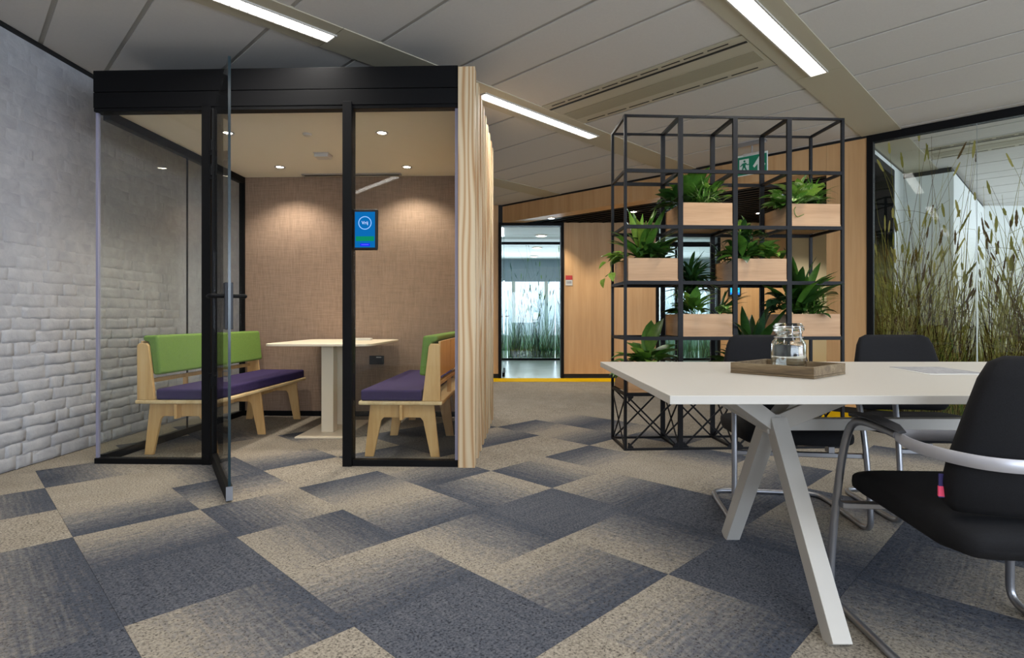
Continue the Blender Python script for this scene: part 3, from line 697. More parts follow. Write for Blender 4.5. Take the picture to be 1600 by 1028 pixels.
B_('side_rail', (-.01, .027, 0), (.03, BD - .022, .05), 'black'); B_('side_rail', (-.01, .052, 2.29), (.045, BD - .022, 2.349), 'black')
B_('glass_pane', (.005, -.006, .036), (.714, .006, 2.317), 'glass'); B_('glass_pane', (1.71, -.006, .041), (BW_ - .022, .006, 2.317), 'glass')
B_('glass_pane', (.004, .01, .051), (.016, .944, 2.289), 'glass'); B_('glass_pane', (.004, .950, .051), (.016, BD - .023, 2.289), 'glass')
B_('pane_joint', (.003, .9445, .051), (.017, .9495, 2.289), 'black')
B_('edge_profile', (-.012, -.010, .036), (.004, .009, 2.317), 'gedge'); B_('edge_profile', (BW_ - .021, -.012, .041), (BW_ - .001, .010, 2.317), 'gedge')
B_('back_panel', (.046, BD, .05), (BW_ - .002, BD + .04, 2.349), 'fabric'); B_('skirting', (.046, BD - .012, 0), (BW_ - .002, BD + .03, .049), 'black')
B_('side_panel', (BW_ + .001, .012, .0), (BW_ + .03, BD + .06, 2.57), 'ply')
fx = [0.0, .205, .415, .62, .83, 1.04, 1.25, 1.46, 1.67]
fin = MB().box((0, 0, 0), (.108, .085, 2.572)); fm = bpy.data.meshes.new('pine_board'); fm.from_pydata(fin.v, [], fin.f); fm.materials.append(M['pine'])
for k, y in enumerate(fx): link('pine_board', fm, None, booth, (BW_ + (.003 if k == 0 else .031) - (0 if k == 0 else .028), (-.045 if k == 0 else y), 0))
# the boards overlap the thin lining only behind the first one
for o in list(booth.children):
    if o.name.startswith('side_panel'): bpy.data.objects.remove(o)
B_('side_panel', (BW_ - .012, .056, .0), (BW_ + .001, BD + .06, 2.348), 'ply')
# pivoting glass door, open towards the viewer
dl, da = .89, math.atan2(-.845 , .535)
hx, hy, _ = bw(.80, -.035)
door = box('glass_door', (.03, -.006, .02), (dl, .006, 2.315), M['glass'], booth)
door.location = (.80, -.035, 0); door.rotation_euler = (0, 0, da - BA)
box('door_stile', (.0, -.015, .01), (.03, .015, 2.315), M['black'], door); box('door_rail', (.03, -.016, .01), (dl, .016, .085), M['black'], door)
box('door_edge', (dl, -.0065, .086), (dl + .006, .0065, 2.316), M['dooredge'], door); box('end_cap', (dl, -.016, .012), (dl + .004, .016, .084), M['steel'], door)
for z in (.50, 1.86, 2.02): MB().tube([(.0, -.018, z), (.0, -.018, z + .1)], .014).build('hinge', M['black'], door); MB().box((-.035, -.022, z + .02), (.05, -.0165, z + .08)).build('hinge_plate', M['black'], door)
box('lock_plate', (dl - .10, -.020, .90), (dl - .012, .020, 1.145), M['lockblue'], door, .003)
for s in (-1, 1):
    MB().tube(smoothpath([(dl - .055, s * .02, 1.075), (dl - .055, s * .075, 1.075), (dl - .065, s * .085, 1.075), (dl - .18, s * .085, 1.075)], 1), .011).build('handle', M['black'], door, smooth=40)
for z in (.945, 1.125): MB().tube([(dl - .0115, 0, z), (dl - .0095, 0, z)], .006).build('screw', M['steel'], door)
box('latch', (dl - .0115, -.006, 1.085), (dl - .006, .006, 1.11), M['steel'], door)
# downlights in the booth roof
for k, (x, y) in enumerate(((-2.13, 4.22), (-.975, 4.22), (-2.13, 5.17), (-.965, 5.17))):
    downlight(x, y, 2.3495, ('booth downlight seen through the open door glass', 'front right downlight in the booth ceiling', 'back left downlight in the booth ceiling', 'back right downlight in the booth ceiling')[k], DOWN_W, (1, .90, .76), 125, grp='downlights in the booth ceiling', rad=.035)
t = empty('smoke_detector', (-1.545, 4.25, 2.3495)); tag(t, 'small round white detector in the booth ceiling', 'detector'); MB().lathe([(.03, 0), (.03, -.012), (.018, -.018), (.0005, -.018)]).build('body', M['white'], t, smooth=40); MB().lathe([(.036, 0), (.036, -.004), (.0305, -.004)]).build('base', M['white'], t)
t = empty('ceiling_sensor', (-1.60, 4.77, 2.3495), BA); tag(t, 'square white sensor box in the middle of the booth ceiling', 'sensor'); box('body', (-.06, -.05, -.035), (.06, .05, -.006), M['white'], t, .004); box('base', (-.065, -.055, -.006), (.065, .055, 0), M['white'], t)
t = empty('slot_diffuser', (-1.545, 5.43, 2.3495), BA); tag(t, 'slim grey slot diffuser in the booth ceiling by the fabric wall', 'air diffuser'); box('frame', (-.48, -.03, -.012), (.48, .03, 0), M['steel'], t); box('slot', (-.46, -.012, -.014), (.46, .012, -.0125), M['blacker'], t)
# tablet on the front glass
tx, ty, tz = bw(1.712, -.008, 1.40)
t = empty('booking_tablet', (tx, ty, tz), BA); tag(t, 'blue booking tablet reading Vrij fixed to the booth glass', 'tablet')
box('casing', (0, -.022, 0), (.162, 0, .265), M['blacker'], t, .008); box('display', (.014, -.0235, .016), (.145, -.0222, .247), emit('tablet_blue', '0a5fa0', .85), t)
rg = []
for k in range(40):
    a = 2 * math.pi * k / 40; rg.append([(.0795 + r * math.cos(a), y, .175 + r * math.sin(a)) for r, y in ((.038, -.0237), (.043, -.0237), (.043, -.0247), (.038, -.0247))])
MB().rings(rg, closed=True).build('ring', emit('tablet_light', '86b4f5', .9), t)
box('green_button', (.02, -.0248, .058), (.139, -.0237, .088), emit('tablet_green', '0c7f5c', .8), t); box('blue_button', (.048, -.0248, .024), (.112, -.0237, .043), emit('tablet_deep', '1a22d8', .9), t); box('button_line', (.056, -.0256, .032), (.104, -.025, .036), emit('tablet_line', '5a62ff', .9), t)
fc = bpy.data.curves.new('lettering', 'FONT'); fc.body = 'Vrij'; fc.size = .030; fc.align_x = 'CENTER'; fc.align_y = 'CENTER'; fc.extrude = .0004
fo = bpy.data.objects.new('lettering', fc); me = None
col.objects.link(fo); dg = bpy.context.evaluated_depsgraph_get(); me = bpy.data.meshes.new_from_object(fo.evaluated_get(dg)); bpy.data.objects.remove(fo)
me.name = 'lettering'; me.materials.clear(); link('lettering', me, emit('tablet_text', 'bcd4ff', .9), t, (.0795, -.0245, .175), (R(90), 0, 0))

# ------------------------------------------------------------------ benches in the booth
def bench(x, y, rz, label):
    """local: x from wall side (back) 0 .. front .65, y 0..1.55 length"""
    t = empty('bench', bw(x, y), rz); tag(t, label, 'bench', 'booth benches')
    L = 1.55
    sb = MB(); rr = .03; po = [(0, 0), (.65, 0), (.65, L), (0, L)]; sb.prism(po, .366, .392); sb.build('seat_board', M['plyedge'], t, bevel=.008, seg=3)
    for yy in (.06, .765, 1.47):
        po = [(.03, 0), (.10, 0), (.16, .25), (.18, .272), (.47, .272), (.49, .25), (.55, 0), (.62, 0), (.575, .3655), (.075, .3655)]
        MB().prism(po, yy, yy + .022, 'y').build('trestle', M['ply'], t, bevel=.003)
    for a, b in ((.002, .059), (.083, .764), (.788, 1.469), (1.493, L - .002)):
        MB().box((.31, a, .262), (.332, b, .3655)).build('spine', M['ply'], t, bevel=.004)
    for yy in (.005, 1.523):
        po = [(.015, .393), (.155, .393), (.105, .765), (.09, .785), (.03, .785), (.015, .77)]
        MB().prism(po, yy, yy + .022, 'y').build('back_support', M['ply'], t, bevel=.003)
    for a, b in ((.04, .515), (.535, 1.01), (1.03, 1.51)): MB().box((.018, a, .56), (.036, b, .80)).build('back_board', M['ply'], t, bevel=.002)
    MB().box((.018, .029, .50), (.05, L - .029, .528)).build('back_rail', M['ply'], t, bevel=.003)
    for yy in (.52, 1.014): MB().box((.016, yy, .3925), (.05, yy + .016, .4995)).build('back_post', M['ply'], t)
    MB().prism([(.125, .562), (.185, .567), (.155, .838), (.04, .838), (.04, .803), (.085, .79)], .029, L - .029, 'y').build('back_cushion', M['green'], t, bevel=.02, seg=4)
    t.scale = (.885, 1, 1)
    MB().box((.158, .012, .3925), (.638, L - .012, .468)).build('seat_cushion', M['purple'], t, bevel=.016, seg=3)
    return t
bench(.125, .165, BA, 'left plywood bench with green back and purple seat behind the open door')
b2 = bench(2.262, 1.715, BA + math.pi, 'right plywood bench seen end-on beside the pine boards')
# booth table
t = empty('pedestal_table', bw(1.17, 1.21), BA); tag(t, 'cream pedestal table with two square columns inside the booth', 'table')
def rrect(x0, y0, x1, y1, r, n=6):
    out = []
    for cx, cy, a0 in ((x1 - r, y0 + r, -90), (x1 - r, y1 - r, 0), (x0 + r, y1 - r, 90), (x0 + r, y0 + r, 180)):
        out += [(cx + r * math.cos(R(a0 + 90 * k / n)), cy + r * math.sin(R(a0 + 90 * k / n))) for k in range(n + 1)]
    return out
MB().prism(rrect(-.43, -.47, .43, .57, .09), .737, .757).build('table_top', M['tabletop2'], t, bevel=.004)
MB().box((-.19, -.42, 0), (.20, .36, .012)).build('base_plate', M['tabletop2'], t, bevel=.003)
box('column', (-.045, -.23, .0125), (.055, -.13, .736), M['tabletop2'], t, .004); box('column', (-.05, .12, .0125), (.045, .22, .736), M['tabletop2'], t, .004)
t = empty('notebook', bw(1.27, 1.55, .758), R(8)); tag(t, 'thin white notebook lying on the booth table', 'notebook'); box('cover', (-.11, -.1, 0), (.11, .1, .012), M['paper'], t, .002); box('pages', (-.105, -.096, .0125), (.106, .096, .016), M['white'], t)
t = empty('power_socket', bw(1.36, BD - .001, .51), BA); tag(t, 'black power socket on the fabric wall under the table', 'socket'); box('body', (-.07, -.03, 0), (.07, 0, .085), M['socketblack'], t, .004); box('label', (.0, -.0315, .065), (.05, -.0302, .074), M['paper'], t)

# ------------------------------------------------------------------ conference table
t = empty('conference_table', (1.66, 2.20, 0)); tag(t, 'large white conference table with angular branching legs', 'table')
ox, oy = 1.66, 2.20
box('table_top', (.442 - ox, 1.577 - oy, .715), (2.95 - ox, 2.82 - oy, .74), M['white'], t, .0015)
for k, X in enumerate((.955, 2.44)):
    hub = Vector((X - ox, 2.06 - oy, .575)); s = 1
    for fy in (1.648, 2.467):
        MB().bar((X - ox, fy - oy, -.0), hub + Vector((0, (fy - 2.06) * .05, .012)), .058, .058, (1, 0, 0)).build('leg', M['white'], t, bevel=.002)
    for ax, ay in ((-.23, -.13), (.23, -.13), (-.23, .19), (.23, .19)):
        MB().bar(hub + Vector((ax * .06, ay * .06, .0)), hub + Vector((ax, ay, .138)), .052, .058).build('arm', M['white'], t, bevel=.002)
    MB().box((hub.x - .036, hub.y - .036, hub.z - .036), (hub.x + .036, hub.y + .036, hub.z + .036)).build('hub', M['white'], t, bevel=.006)
MB().box((.99 - ox, 2.04 - oy, .55), (2.405 - ox, 2.08 - oy, .592)).build('beam', M['white'], t, bevel=.002)
# wooden tray and jar
ta = math.atan2(-.239, .204)
t = empty('wooden_tray', (1.082, 2.213, .7405), ta); tag(t, 'shallow worn wooden tray on the white table', 'tray')
a, b, hh, th = .157, .148, .042, .012
box('base', (-a, -b, 0), (a, b, .008), M['traywood'], t); box('side', (-a, -b, .0085), (a, -b + th, hh), M['traywood'], t, .0015); box('side', (-a, b - th, .0085), (a, b, hh), M['traywood'], t, .0015)
box('side', (-a, -b + th, .0085), (-a + th, b - th, hh), M['traywood'], t, .0015); box('side', (a - th, -b + th, .0085), (a, b - th, hh), M['traywood'], t, .0015)
jm = NT('jar_glass'); jm.b.inputs['Transmission Weight'].default_value = 1; jm.b.inputs['Roughness'].default_value = .02; jm.b.inputs['IOR'].default_value = 1.45; jm.b.inputs['Base Color'].default_value = (.94, .98, .96, 1)
t = empty('glass_jar', (1.075, 2.19, .7495)); tag(t, 'clear swing-top glass jar standing in the wooden tray', 'jar')
MB().lathe([(.0005, 0), (.050, 0), (.060, .006), (.062, .016), (.062, .104), (.058, .117), (.050, .127), (.047, .132), (.047, .148), (.049, .150), (.049, .154), (.043, .154), (.042, .132), (.046, .124), (.054, .114), (.058, .103), (.058, .016), (.055, .009), (.0005, .007)], n=40).build('body', jm.m, t, smooth=50)
MB().lathe([(.0005, .157), (.050, .157), (.055, .160), (.056, .168), (.052, .172), (.050, .182), (.046, .188), (.0005, .186)], n=40).build('lid', jm.m, t, smooth=50)
wr_ = MB(); wr_.tube([(.051 * math.cos(k * .2618), .051 * math.sin(k * .2618), .134) for k in range(24)], .0015, 6, closed=True).tube([(.054 * math.cos(k * .2618), .054 * math.sin(k * .2618), .176) for k in range(24)], .0015, 6, closed=True)
wr_.tube(smoothpath([(-.014, -.053, .134), (-.016, -.062, .15), (-.014, -.058, .176)], 1), .0015, 6).tube(smoothpath([(.014, -.053, .134), (.016, -.062, .15), (.014, -.058, .176)], 1), .0015, 6).tube([(-.016, -.062, .15), (-.012, -.068, .118), (.012, -.068, .118), (.016, -.062, .15)], .0015, 6)
wr_.build('wire_bail', M['steel'], t, smooth=50)
t = MB().prism(ccw([(1.675, 2.50), (1.886, 2.49), (1.85, 2.19), (1.63, 2.20)]), .7405, .7415).build('printed_sheet', M['papergrey'], None); tag(t, 'grey printed sheet lying on the white table, uppermost', 'paper')
t.location.z = .0012
t = MB().prism(ccw([(1.655, 2.47), (1.86, 2.46), (1.83, 2.165), (1.60, 2.155)]), .7405, .7413).build('paper_sheet', M['paper'], None); tag(t, 'pale sheet under the grey printed page on the table', 'paper')

# ------------------------------------------------------------------ chairs
def sup(cx, cy, z, hw, hd, n=24, e=.42, bow=0.0):
    out = []
    for k in range(n):
        a = 2 * math.pi * k / n; c, s = math.cos(a), math.sin(a)
        x = hw * math.copysign(abs(c) ** e, c); y = hd * math.copysign(abs(s) ** e, s)
        out.append((cx + x, cy + y + bow * (x / hw) ** 2 if hw else cy + y, z))
    return out
def chair(loc, rz, label, tagged=False):
    t = empty('conference_chair', loc, rz); tag(t, label, 'chair', 'black conference chairs')
    r = .0125; half = [(0, -.285, r), (.20, -.285, r), (.262, -.262, r), (.283, -.20, r), (.286, .15, r), (.288, .215, r), (.289, .262, .03), (.288, .268, .09), (.284, .255, .25), (.278, .225, .45), (.272, .195, .57), (.268, .165, .622), (.266, .10, .638), (.264, -.02, .632), (.262, -.06, .628)]
    right = smoothpath(half, 2); left = [Vector((-p.x, p.y, p.z)) for p in right[::-1]]
    MB().tube(left + right[1:], r, 10).build('frame', M['silver'], t, smooth=50)
    MB().bar((-.276, .222, .338), (.276, .222, .338), .03, .02).build('cross_bar', M['silver'], t, bevel=.003)
    # seat: loft along y
    rs = []
    for y, hz, zc, hw in ((-.285, .015, .405, .20), (-.272, .038, .405, .232), (-.18, .052, .408, .245), (.05, .048, .42, .248), (.17, .046, .422, .245), (.235, .036, .415, .235), (.262, .018, .405, .215)):
        rs.append([(hw * math.copysign(abs(math.cos(a)) ** .35, math.cos(a)), y, zc + hz * math.copysign(abs(math.sin(a)) ** .5, math.sin(a))) for a in [2 * math.pi * k / 28 for k in range(28)]])
    MB().rings(rs[::-1]).build('seat', M['chairblack'], t, smooth=60)
    rs = []
    for z, cy, hw, hd in ((.462, -.238, .18, .008), (.468, -.239, .215, .022), (.49, -.243, .236, .034), (.54, -.254, .243, .038), (.60, -.266, .238, .038), (.72, -.290, .216, .033), (.81, -.307, .197, .028), (.85, -.314, .180, .022), (.866, -.317, .150, .010)):
        rs.append(sup(0, cy, z, hw, hd, 28, .45, .03))
    bk_ = MB().rings(rs).build('backrest', M['chairblack'], t, smooth=60)
    for s in (-1, 1):
        MB().rings([[(s * .264 + wx * math.cos(a), y, z + hz * math.sin(a)) for a in [2 * math.pi * k / 12 for k in range(12)]] for y, z, wx, hz in ((.185, .640, .006, .003), (.16, .652, .020, .006), (.05, .657, .026, .008), (-.04, .650, .024, .007), (-.085, .640, .012, .004))][::-1 if s > 0 else 1]).build('arm_pad', M['armgrey'], t, smooth=60)
    arm = [(.262, -.055, .627), (.262, -.10, .615), (.258, -.16, .612), (.245, -.25, .612), (.20, -.325, .612), (.10, -.352, .612), (0, -.358, .612)]
    pr = smoothpath(arm, 2); MB().tube([Vector((-p.x, p.y, p.z)) for p in pr[::-1]] + pr[1:], .006, 10, .017).build('arm_bar', M['armsilver'], t, smooth=50)
    for s in (-1, 1): MB().box((s * .14 - .012, .19, .349), (s * .14 + .012, .235, .376)).build('seat_bracket', M['silver'], t)
    if tagged:
        g = MB().box((-.012, 0, 0), (.002, .004, .06)).build('brand_tag', plain('tag_violet', '2c2460', .6), t, loc=(-.238, -.215, .50), rot=(0, 0, R(-10))); MB().box((-.013, -.001, 0), (.003, .005, .026)).build('tag_patch', plain('tag_pink', 'e8456a', .6), g, loc=(0, 0, .003))
    return t
chair((1.352, 1.63, 0), R(-4), 'black conference chair closest to the viewer, back turned, at lower right', True)
chair((1.335, 2.79, 0), R(172), 'black conference chair across the table directly behind the jar')
chair((2.09, 2.83, 0), R(176), 'black conference chair across the table in front of the grass-printed glass')

# ------------------------------------------------------------------ plant shelf
CE = .406; SA = R(2.8)
shelf = empty('grid_shelf', (.822, 4.086, 0), SA); tag(shelf, 'tall black steel grid shelf with cross-braced base holding planters', 'shelf')
def sw(x, y, z): 
    c, s_ = math.cos(SA), math.sin(SA); return (.822 + x * c - y * s_, 4.086 + x * s_ + y * c, z)
for y in (0, CE):
    for k in range(5):
        hw = .010 if k in (0, 4) else .017
        box('upright', (k * CE - hw, y - .010, 0), (k * CE + hw, y + .010, 6 * CE), M['shelfblack'], shelf)
    for r in range(7):
        for k in range(4):
            a = k * CE + (.010 if k == 0 else .017); b = (k + 1) * CE - (.010 if k == 3 else .017); hz = .008 if r in (0, 6) else .013
            z = min(max(r * CE, .008), 6 * CE - .008)
            box('rail', (a, y - .009, z - hz), (b, y + .009, z + hz), M['shelfblack'], shelf)
for k in range(5):
    for r in range(7):
        z = min(max(r * CE, .008), 6 * CE - .008); hw = .009 if k in (0, 4) else .015
        box('depth_rail', (k * CE - hw, .0105, z - .010), (k * CE + hw, CE - .0105, z + .010), M['shelfblack'], shelf)
for y in (0, CE):
    for k in range(4):
        a, b = k * CE + .018, (k + 1) * CE - .018
        for z0, z1, o_ in ((.02, CE - .016, -.004), (CE - .016, .02, .004)): MB().bar((a, y + o_, z0), (b, y + o_, z1), .007, .012).build('brace', M['shelfblack'], shelf)
        if y == 0:
            for cx, sx in ((a, 1), (b, -1)):
                for cz, sz in ((.017, 1), (CE - .0135, -1)): MB().prism(ccw([(cx, cz), (cx + sx * .04, cz), (cx + sx * .04, cz + sz * .008), (cx + sx * .008, cz + sz * .04), (cx, cz + sz * .04)]), -.009, -.0045, 'y').build('gusset', M['shelfblack'], shelf)
for k in range(5):
    for z0, z1, o_ in ((.02, CE - .016, -.004), (CE - .016, .02, .004)): MB().bar((k * CE + o_, .012, z0), (k * CE + o_, CE - .012, z1), .007, .012).build('brace', M['shelfblack'], shelf)

# planters: (column, row from floor)
PL = {'r1c1': (1, 4), 'r1c3': (3, 4), 'r2c0': (0, 3), 'r2c2': (2, 3), 'r3c1': (1, 2), 'r3c3': (3, 2), 'r4c0': (0, 1), 'r4c2': (2, 1)}
PH = .152
plabel = {'r1c1': 'oak planter box in the upper row of the shelf, second column', 'r1c3': 'oak planter box in the upper row of the shelf, right column', 'r2c0': 'oak planter box in the left column at mid height with a trailing vine', 'r2c2': 'oak planter box in the third column at mid height',
          'r3c1': 'oak planter box in the second column just above table level', 'r3c3': 'oak planter box in the right column just behind the jar', 'r4c0': 'lowest oak planter box in the left column, partly hidden by the table', 'r4c2': 'lowest oak planter box in the third column, hidden behind the table'}
for key, (c, r) in PL.items():
    z0 = r * CE + .0135
    box('shelf_board', (c * CE + .019, -.008, z0), (c * CE + CE - .019, CE + .008, z0 + .012), M['oakh'], shelf)
    x0, y0, zz = sw(c * CE + CE / 2, CE / 2, z0 + .0125); t = empty('planter_box', (x0, y0, zz), SA); tag(t, plabel[key], 'planter', 'oak planter boxes in the shelf')
    hx_, hy_, th = CE / 2 - .020, CE / 2 + .004, .012
    f = MB(); f.box((-hx_, -hy_, 0), (hx_, -hy_ + th, PH)).box((-hx_, hy_ - th, 0), (hx_, hy_, PH)).box((-hx_, -hy_ + th, 0), (-hx_ + th, hy_ - th, PH)).box((hx_ - th, -hy_ + th, 0), (hx_, hy_ - th, PH)).box((-hx_ + th, -hy_ + th, 0), (hx_ - th, hy_ - th, .01))
    f.build('body', M['oakh'], t); box('soil', (-hx_ + th + .001, -hy_ + th + .001, .011), (hx_ - th - .001, hy_ - th - .001, PH - .02), M['soil'], t)

# ------------------------------------------------------------------ plants
def leafmesh(name, kind, droop, mat, n=7):
    """unit length leaf along +y, bending down with droop"""
    v, f = [], []; x = y = z = 0.0; ang = 0.0
    for k in range(n + 1):
        t = k / n
        if kind == 'sword': wd = .068 * (math.sin(math.pi * min(1, .12 + .88 * t)) ** .7) + .004
        elif kind == 'thin': wd = .03 * math.sin(math.pi * (.1 + .88 * t)) + .004
        elif kind == 'broad': wd = .008 if t < .28 else .165 * math.sin(math.pi * ((t - .28) / .72) ** .8) ** .75 + .002
        elif kind == 'heart': wd = .008 if t < .30 else .26 * (math.sin(math.pi * ((t - .30) / .70) ** .6) ** .8) + .002
        else: wd = .20 * math.sin(math.pi * t) ** .8 + .004
        up = wd * .35
        v += [(-wd, y, z + up), (0, y, z), (wd, y, z + up)]
        ang += droop / n * (.4 + 1.2 * t); y += math.cos(ang) / n; z -= math.sin(ang) / n
    for k in range(n):
        a = 3 * k; f += [(a, a + 1, a + 4, a + 3), (a + 1, a + 2, a + 5, a + 4)]
    me = bpy.data.meshes.new(name); me.from_pydata(v, [], f); me.polygons.foreach_set('use_smooth', [True] * len(me.polygons)); me.materials.append(M[mat]); me.update(); return me
LM = {}
def leaves(kind, mat):
    k = (kind, mat)
    if k not in LM: LM[k] = [leafmesh('leaf', kind, d, mat) for d in (.3, .8, 1.4)]
    return LM[k]
prnd = random.Random(11)
def leaf_hits(key, pts):
    """points in shelf coordinates: does the leaf run through a planter, an upright or a rail?"""
    for x, y, z in pts:
        for k2, (c, r) in PL.items():
            lx, ly, lz = x - c * CE - CE / 2, y - CE / 2, z - r * CE
            hx_, hy_ = CE / 2 - .018, CE / 2 + .006
            if abs(lx) < hx_ and abs(ly) < hy_ and 0 < lz < .0265 + PH:
                if k2 != key or abs(lx) > hx_ - .014 or abs(ly) > hy_ - .014 or lz < PH - .02: return True
        kx, kz = round(x / CE), round(z / CE); near = min(abs(y), abs(y - CE)) < .014
        if 0 <= kx <= 4 and abs(x - kx * CE) < .020 and near: return True
        if abs(z - kz * CE) < .016 and -.01 < x < 4 * CE + .01 and (near or (abs(x - kx * CE) < .018 and 0 < y < CE)): return True
    return False
def plant(key, dx, dy, name, label, specs, stems=None):
    """specs: (kind, mat, count, length range, elevation range deg, yaw range deg, base height range, spread)"""
    c, r = PL[key]; x0, y0, z0 = sw(c * CE + CE / 2 + dx, CE / 2 + dy, r * CE + .0262 + PH - .02)
    t = empty(name, (x0, y0, z0), SA); tag(t, label, 'plant', 'plants in the shelf planters')
    for kind, mat, cnt, ln, el, yw, bh, spr in specs:
        ms = leaves(kind, mat)
        for k in range(int(cnt * 1.35)):
            for tries in range(25):
                e = prnd.uniform(*el); yaw = prnd.uniform(*yw) if yw else k * 137.5 + prnd.uniform(-25, 25) + tries * 40
                d = 0 if e > 70 else (1 if e > 45 else prnd.choice((1, 2)))
                if e < 20: d = prnd.choice((0, 1))
                rr = prnd.uniform(0, spr); th = prnd.uniform(0, 6.28)
                lo = Vector((rr * math.cos(th), rr * math.sin(th), prnd.uniform(*bh))); s = prnd.uniform(*ln) * (1.12 if kind in ('sword', 'thin') else 1.3) * (1 - .015 * tries)
                eu = Euler((R(e), prnd.uniform(-.3, .3), R(yaw)), 'XYZ'); sc = (s * prnd.uniform(.85, 1.15), s, s)
                mt = Matrix.LocRotScale(lo, eu, sc)
                off = Vector((c * CE + CE / 2 + dx, CE / 2 + dy, r * CE + .0262 + PH - .02))
                if not leaf_hits(key, [tuple(mt @ v.co + off) for v in ms[d].vertices]): break
            else: continue
            o = link('leaf', ms[d], None, t, lo); o.rotation_euler = eu; o.scale = sc
    for st in stems or []: MB().tube(smoothpath(st, 2), .0035, 6).build('stem', M['stem'], t, smooth=60)
    return t
ST = lambda h: [[(0, 0, -.01), (.004, .004, h * .5), (0, 0, h)]]
# row 1, column 1
plant('r1c1', -.02, .02, 'peace_lily', 'broad-leaved peace lily rising highest in the upper left planter', [('broad', 'lf_mid', 16, (.18, .27), (45, 80), None, (0, .05), .03), ('broad', 'lf_dark', 14, (.14, .22), (20, 55), None, (0, .04), .04)])
plant('r1c1', .0, -.11, 'spider_plant', 'narrow pale-striped spider plant at the front of the upper left planter', [('thin', 'lf_var', 26, (.13, .2), (35, 75), None, (0, .03), .05), ('thin', 'lf_mid', 20, (.12, .2), (25, 70), None, (0, .04), .06)])
plant('r1c1', .11, -.05, 'small_leaved_bush', 'small-leaved bush filling the right end of the upper left planter', [('oval', 'lf_mid', 34, (.05, .08), (5, 60), None, (.03, .17), .07), ('oval', 'lf_lime', 14, (.04, .07), (5, 60), None, (.06, .18), .07)], ST(.14))
plant('r1c1', -.15, -.03, 'broad_leaf_plant', 'dark broad leaves spilling over the left side of the upper left planter', [('broad', 'lf_dark', 13, (.13, .2), (0, 55), (60, 190), (0, .05), .03)])
# row 1, column 3
plant('r1c3', -.06, -.08, 'pothos', 'variegated pothos with large pale leaves in the upper right planter', [('heart', 'lf_var', 16, (.12, .19), (15, 75), None, (.02, .10), .05), ('heart', 'lf_lime', 9, (.14, .22), (45, 85), None, (.03, .12), .04), ('heart', 'lf_mid', 8, (.1, .15), (0, 40), (60, 170), (0, .04), .03)], [[(-.05, -.1, .02), (-.12, -.14, -.02), (-.10, -.145, -.09), (-.04, -.14, -.06)]])
plant('r1c3', .11, -.02, 'parlour_palm', 'fine-leaved palm at the right end of the upper right planter', [('thin', 'lf_mid', 40, (.1, .17), (15, 75), None, (.02, .14), .04), ('thin', 'lf_dark', 30, (.09, .15), (5, 60), None, (.0, .09), .06)], ST(.12))
plant('r1c3', -.17, -.06, 'trailing_pothos', 'pothos shoot reaching left out of the upper right planter', [('heart', 'lf_var', 7, (.09, .15), (10, 65), (50, 130), (.0, .07), .03), ('heart', 'lf_mid', 6, (.08, .12), (-10, 40), (60, 140), (.0, .04), .03)])
plant('r1c3', .03, .09, 'leafy_bush', 'dark leaves at the back of the upper right planter', [('broad', 'lf_dark', 16, (.14, .22), (25, 75), None, (0, .05), .05)])
# row 2, column 0
plant('r2c0', -.02, .0, 'dracaena', 'striped sword-leaved dracaena standing up from the left column planter', [('sword', 'lf_mid', 15, (.26, .40), (50, 86), None, (0, .05), .02), ('sword', 'lf_lime', 8, (.26, .38), (45, 84), None, (0, .05), .02), ('sword', 'lf_dark', 10, (.2, .3), (20, 55), None, (0, .04), .02)])
plant('r2c0', .09, -.06, 'leafy_bush', 'low broad green leaves right of the dracaena in the left column', [('broad', 'lf_dark', 18, (.12, .19), (15, 70), None, (0, .05), .05), ('broad', 'lf_mid', 10, (.1, .16), (15, 60), None, (0, .05), .05)])
pv = plant('r2c0', -.15, -.04, 'trailing_pothos', 'pothos vine hanging out to the left of the left column planter', [('heart', 'lf_lime', 9, (.08, .13), (-5, 50), (60, 130), (.0, .06), .05), ('heart', 'lf_mid', 6, (.08, .12), (-15, 40), (50, 150), (.0, .05), .05)], [[(0, -.02, .02), (-.09, -.06, .05), (-.15, -.08, .0), (-.13, -.08, -.07), (-.18, -.08, -.11)]])
for q, e, yw in (((-.10, -.06, .05), 10, 100), ((-.145, -.08, .01), -20, 60), ((-.135, -.08, -.06), -40, 160), ((-.18, -.08, -.10), -50, 120)):
    o = link('leaf', leaves('heart', 'lf_lime')[1], None, pv, q, (R(e), .2, R(yw))); o.scale = (.11, .11, .11)
# row 2, column 2
plant('r2c2', -.02, .03, 'dark_bush', 'tall dense dark bush in the third column planter', [('broad', 'lf_dark', 40, (.09, .15), (10, 75), None, (.05, .24), .07), ('broad', 'lf_blue', 26, (.08, .13), (5, 65), None, (.05, .22), .08), ('broad', 'lf_lime', 3, (.12, .16), (70, 88), None, (.16, .2), .03)], ST(.2))
plant('r2c2', .09, -.09, 'peace_lily', 'bright leafy plant at the front right of the third column planter', [('heart', 'lf_mid', 16, (.09, .14), (5, 60), None, (.02, .10), .06), ('heart', 'lf_lime', 12, (.08, .13), (0, 50), None, (.02, .09), .06)])
plant('r2c2', -.10, -.10, 'peace_lily', 'dark glossy leaves at the front left of the third column planter', [('broad', 'lf_mid', 18, (.12, .18), (15, 70), None, (0, .05), .05), ('broad', 'lf_dark', 14, (.11, .17), (15, 70), None, (0, .05), .05)])
plant('r2c2', -.16, .06, 'fern', 'feathery fern leaning left out of the third column planter', [('thin', 'lf_blue', 46, (.08, .15), (0, 70), None, (.0, .12), .06)])
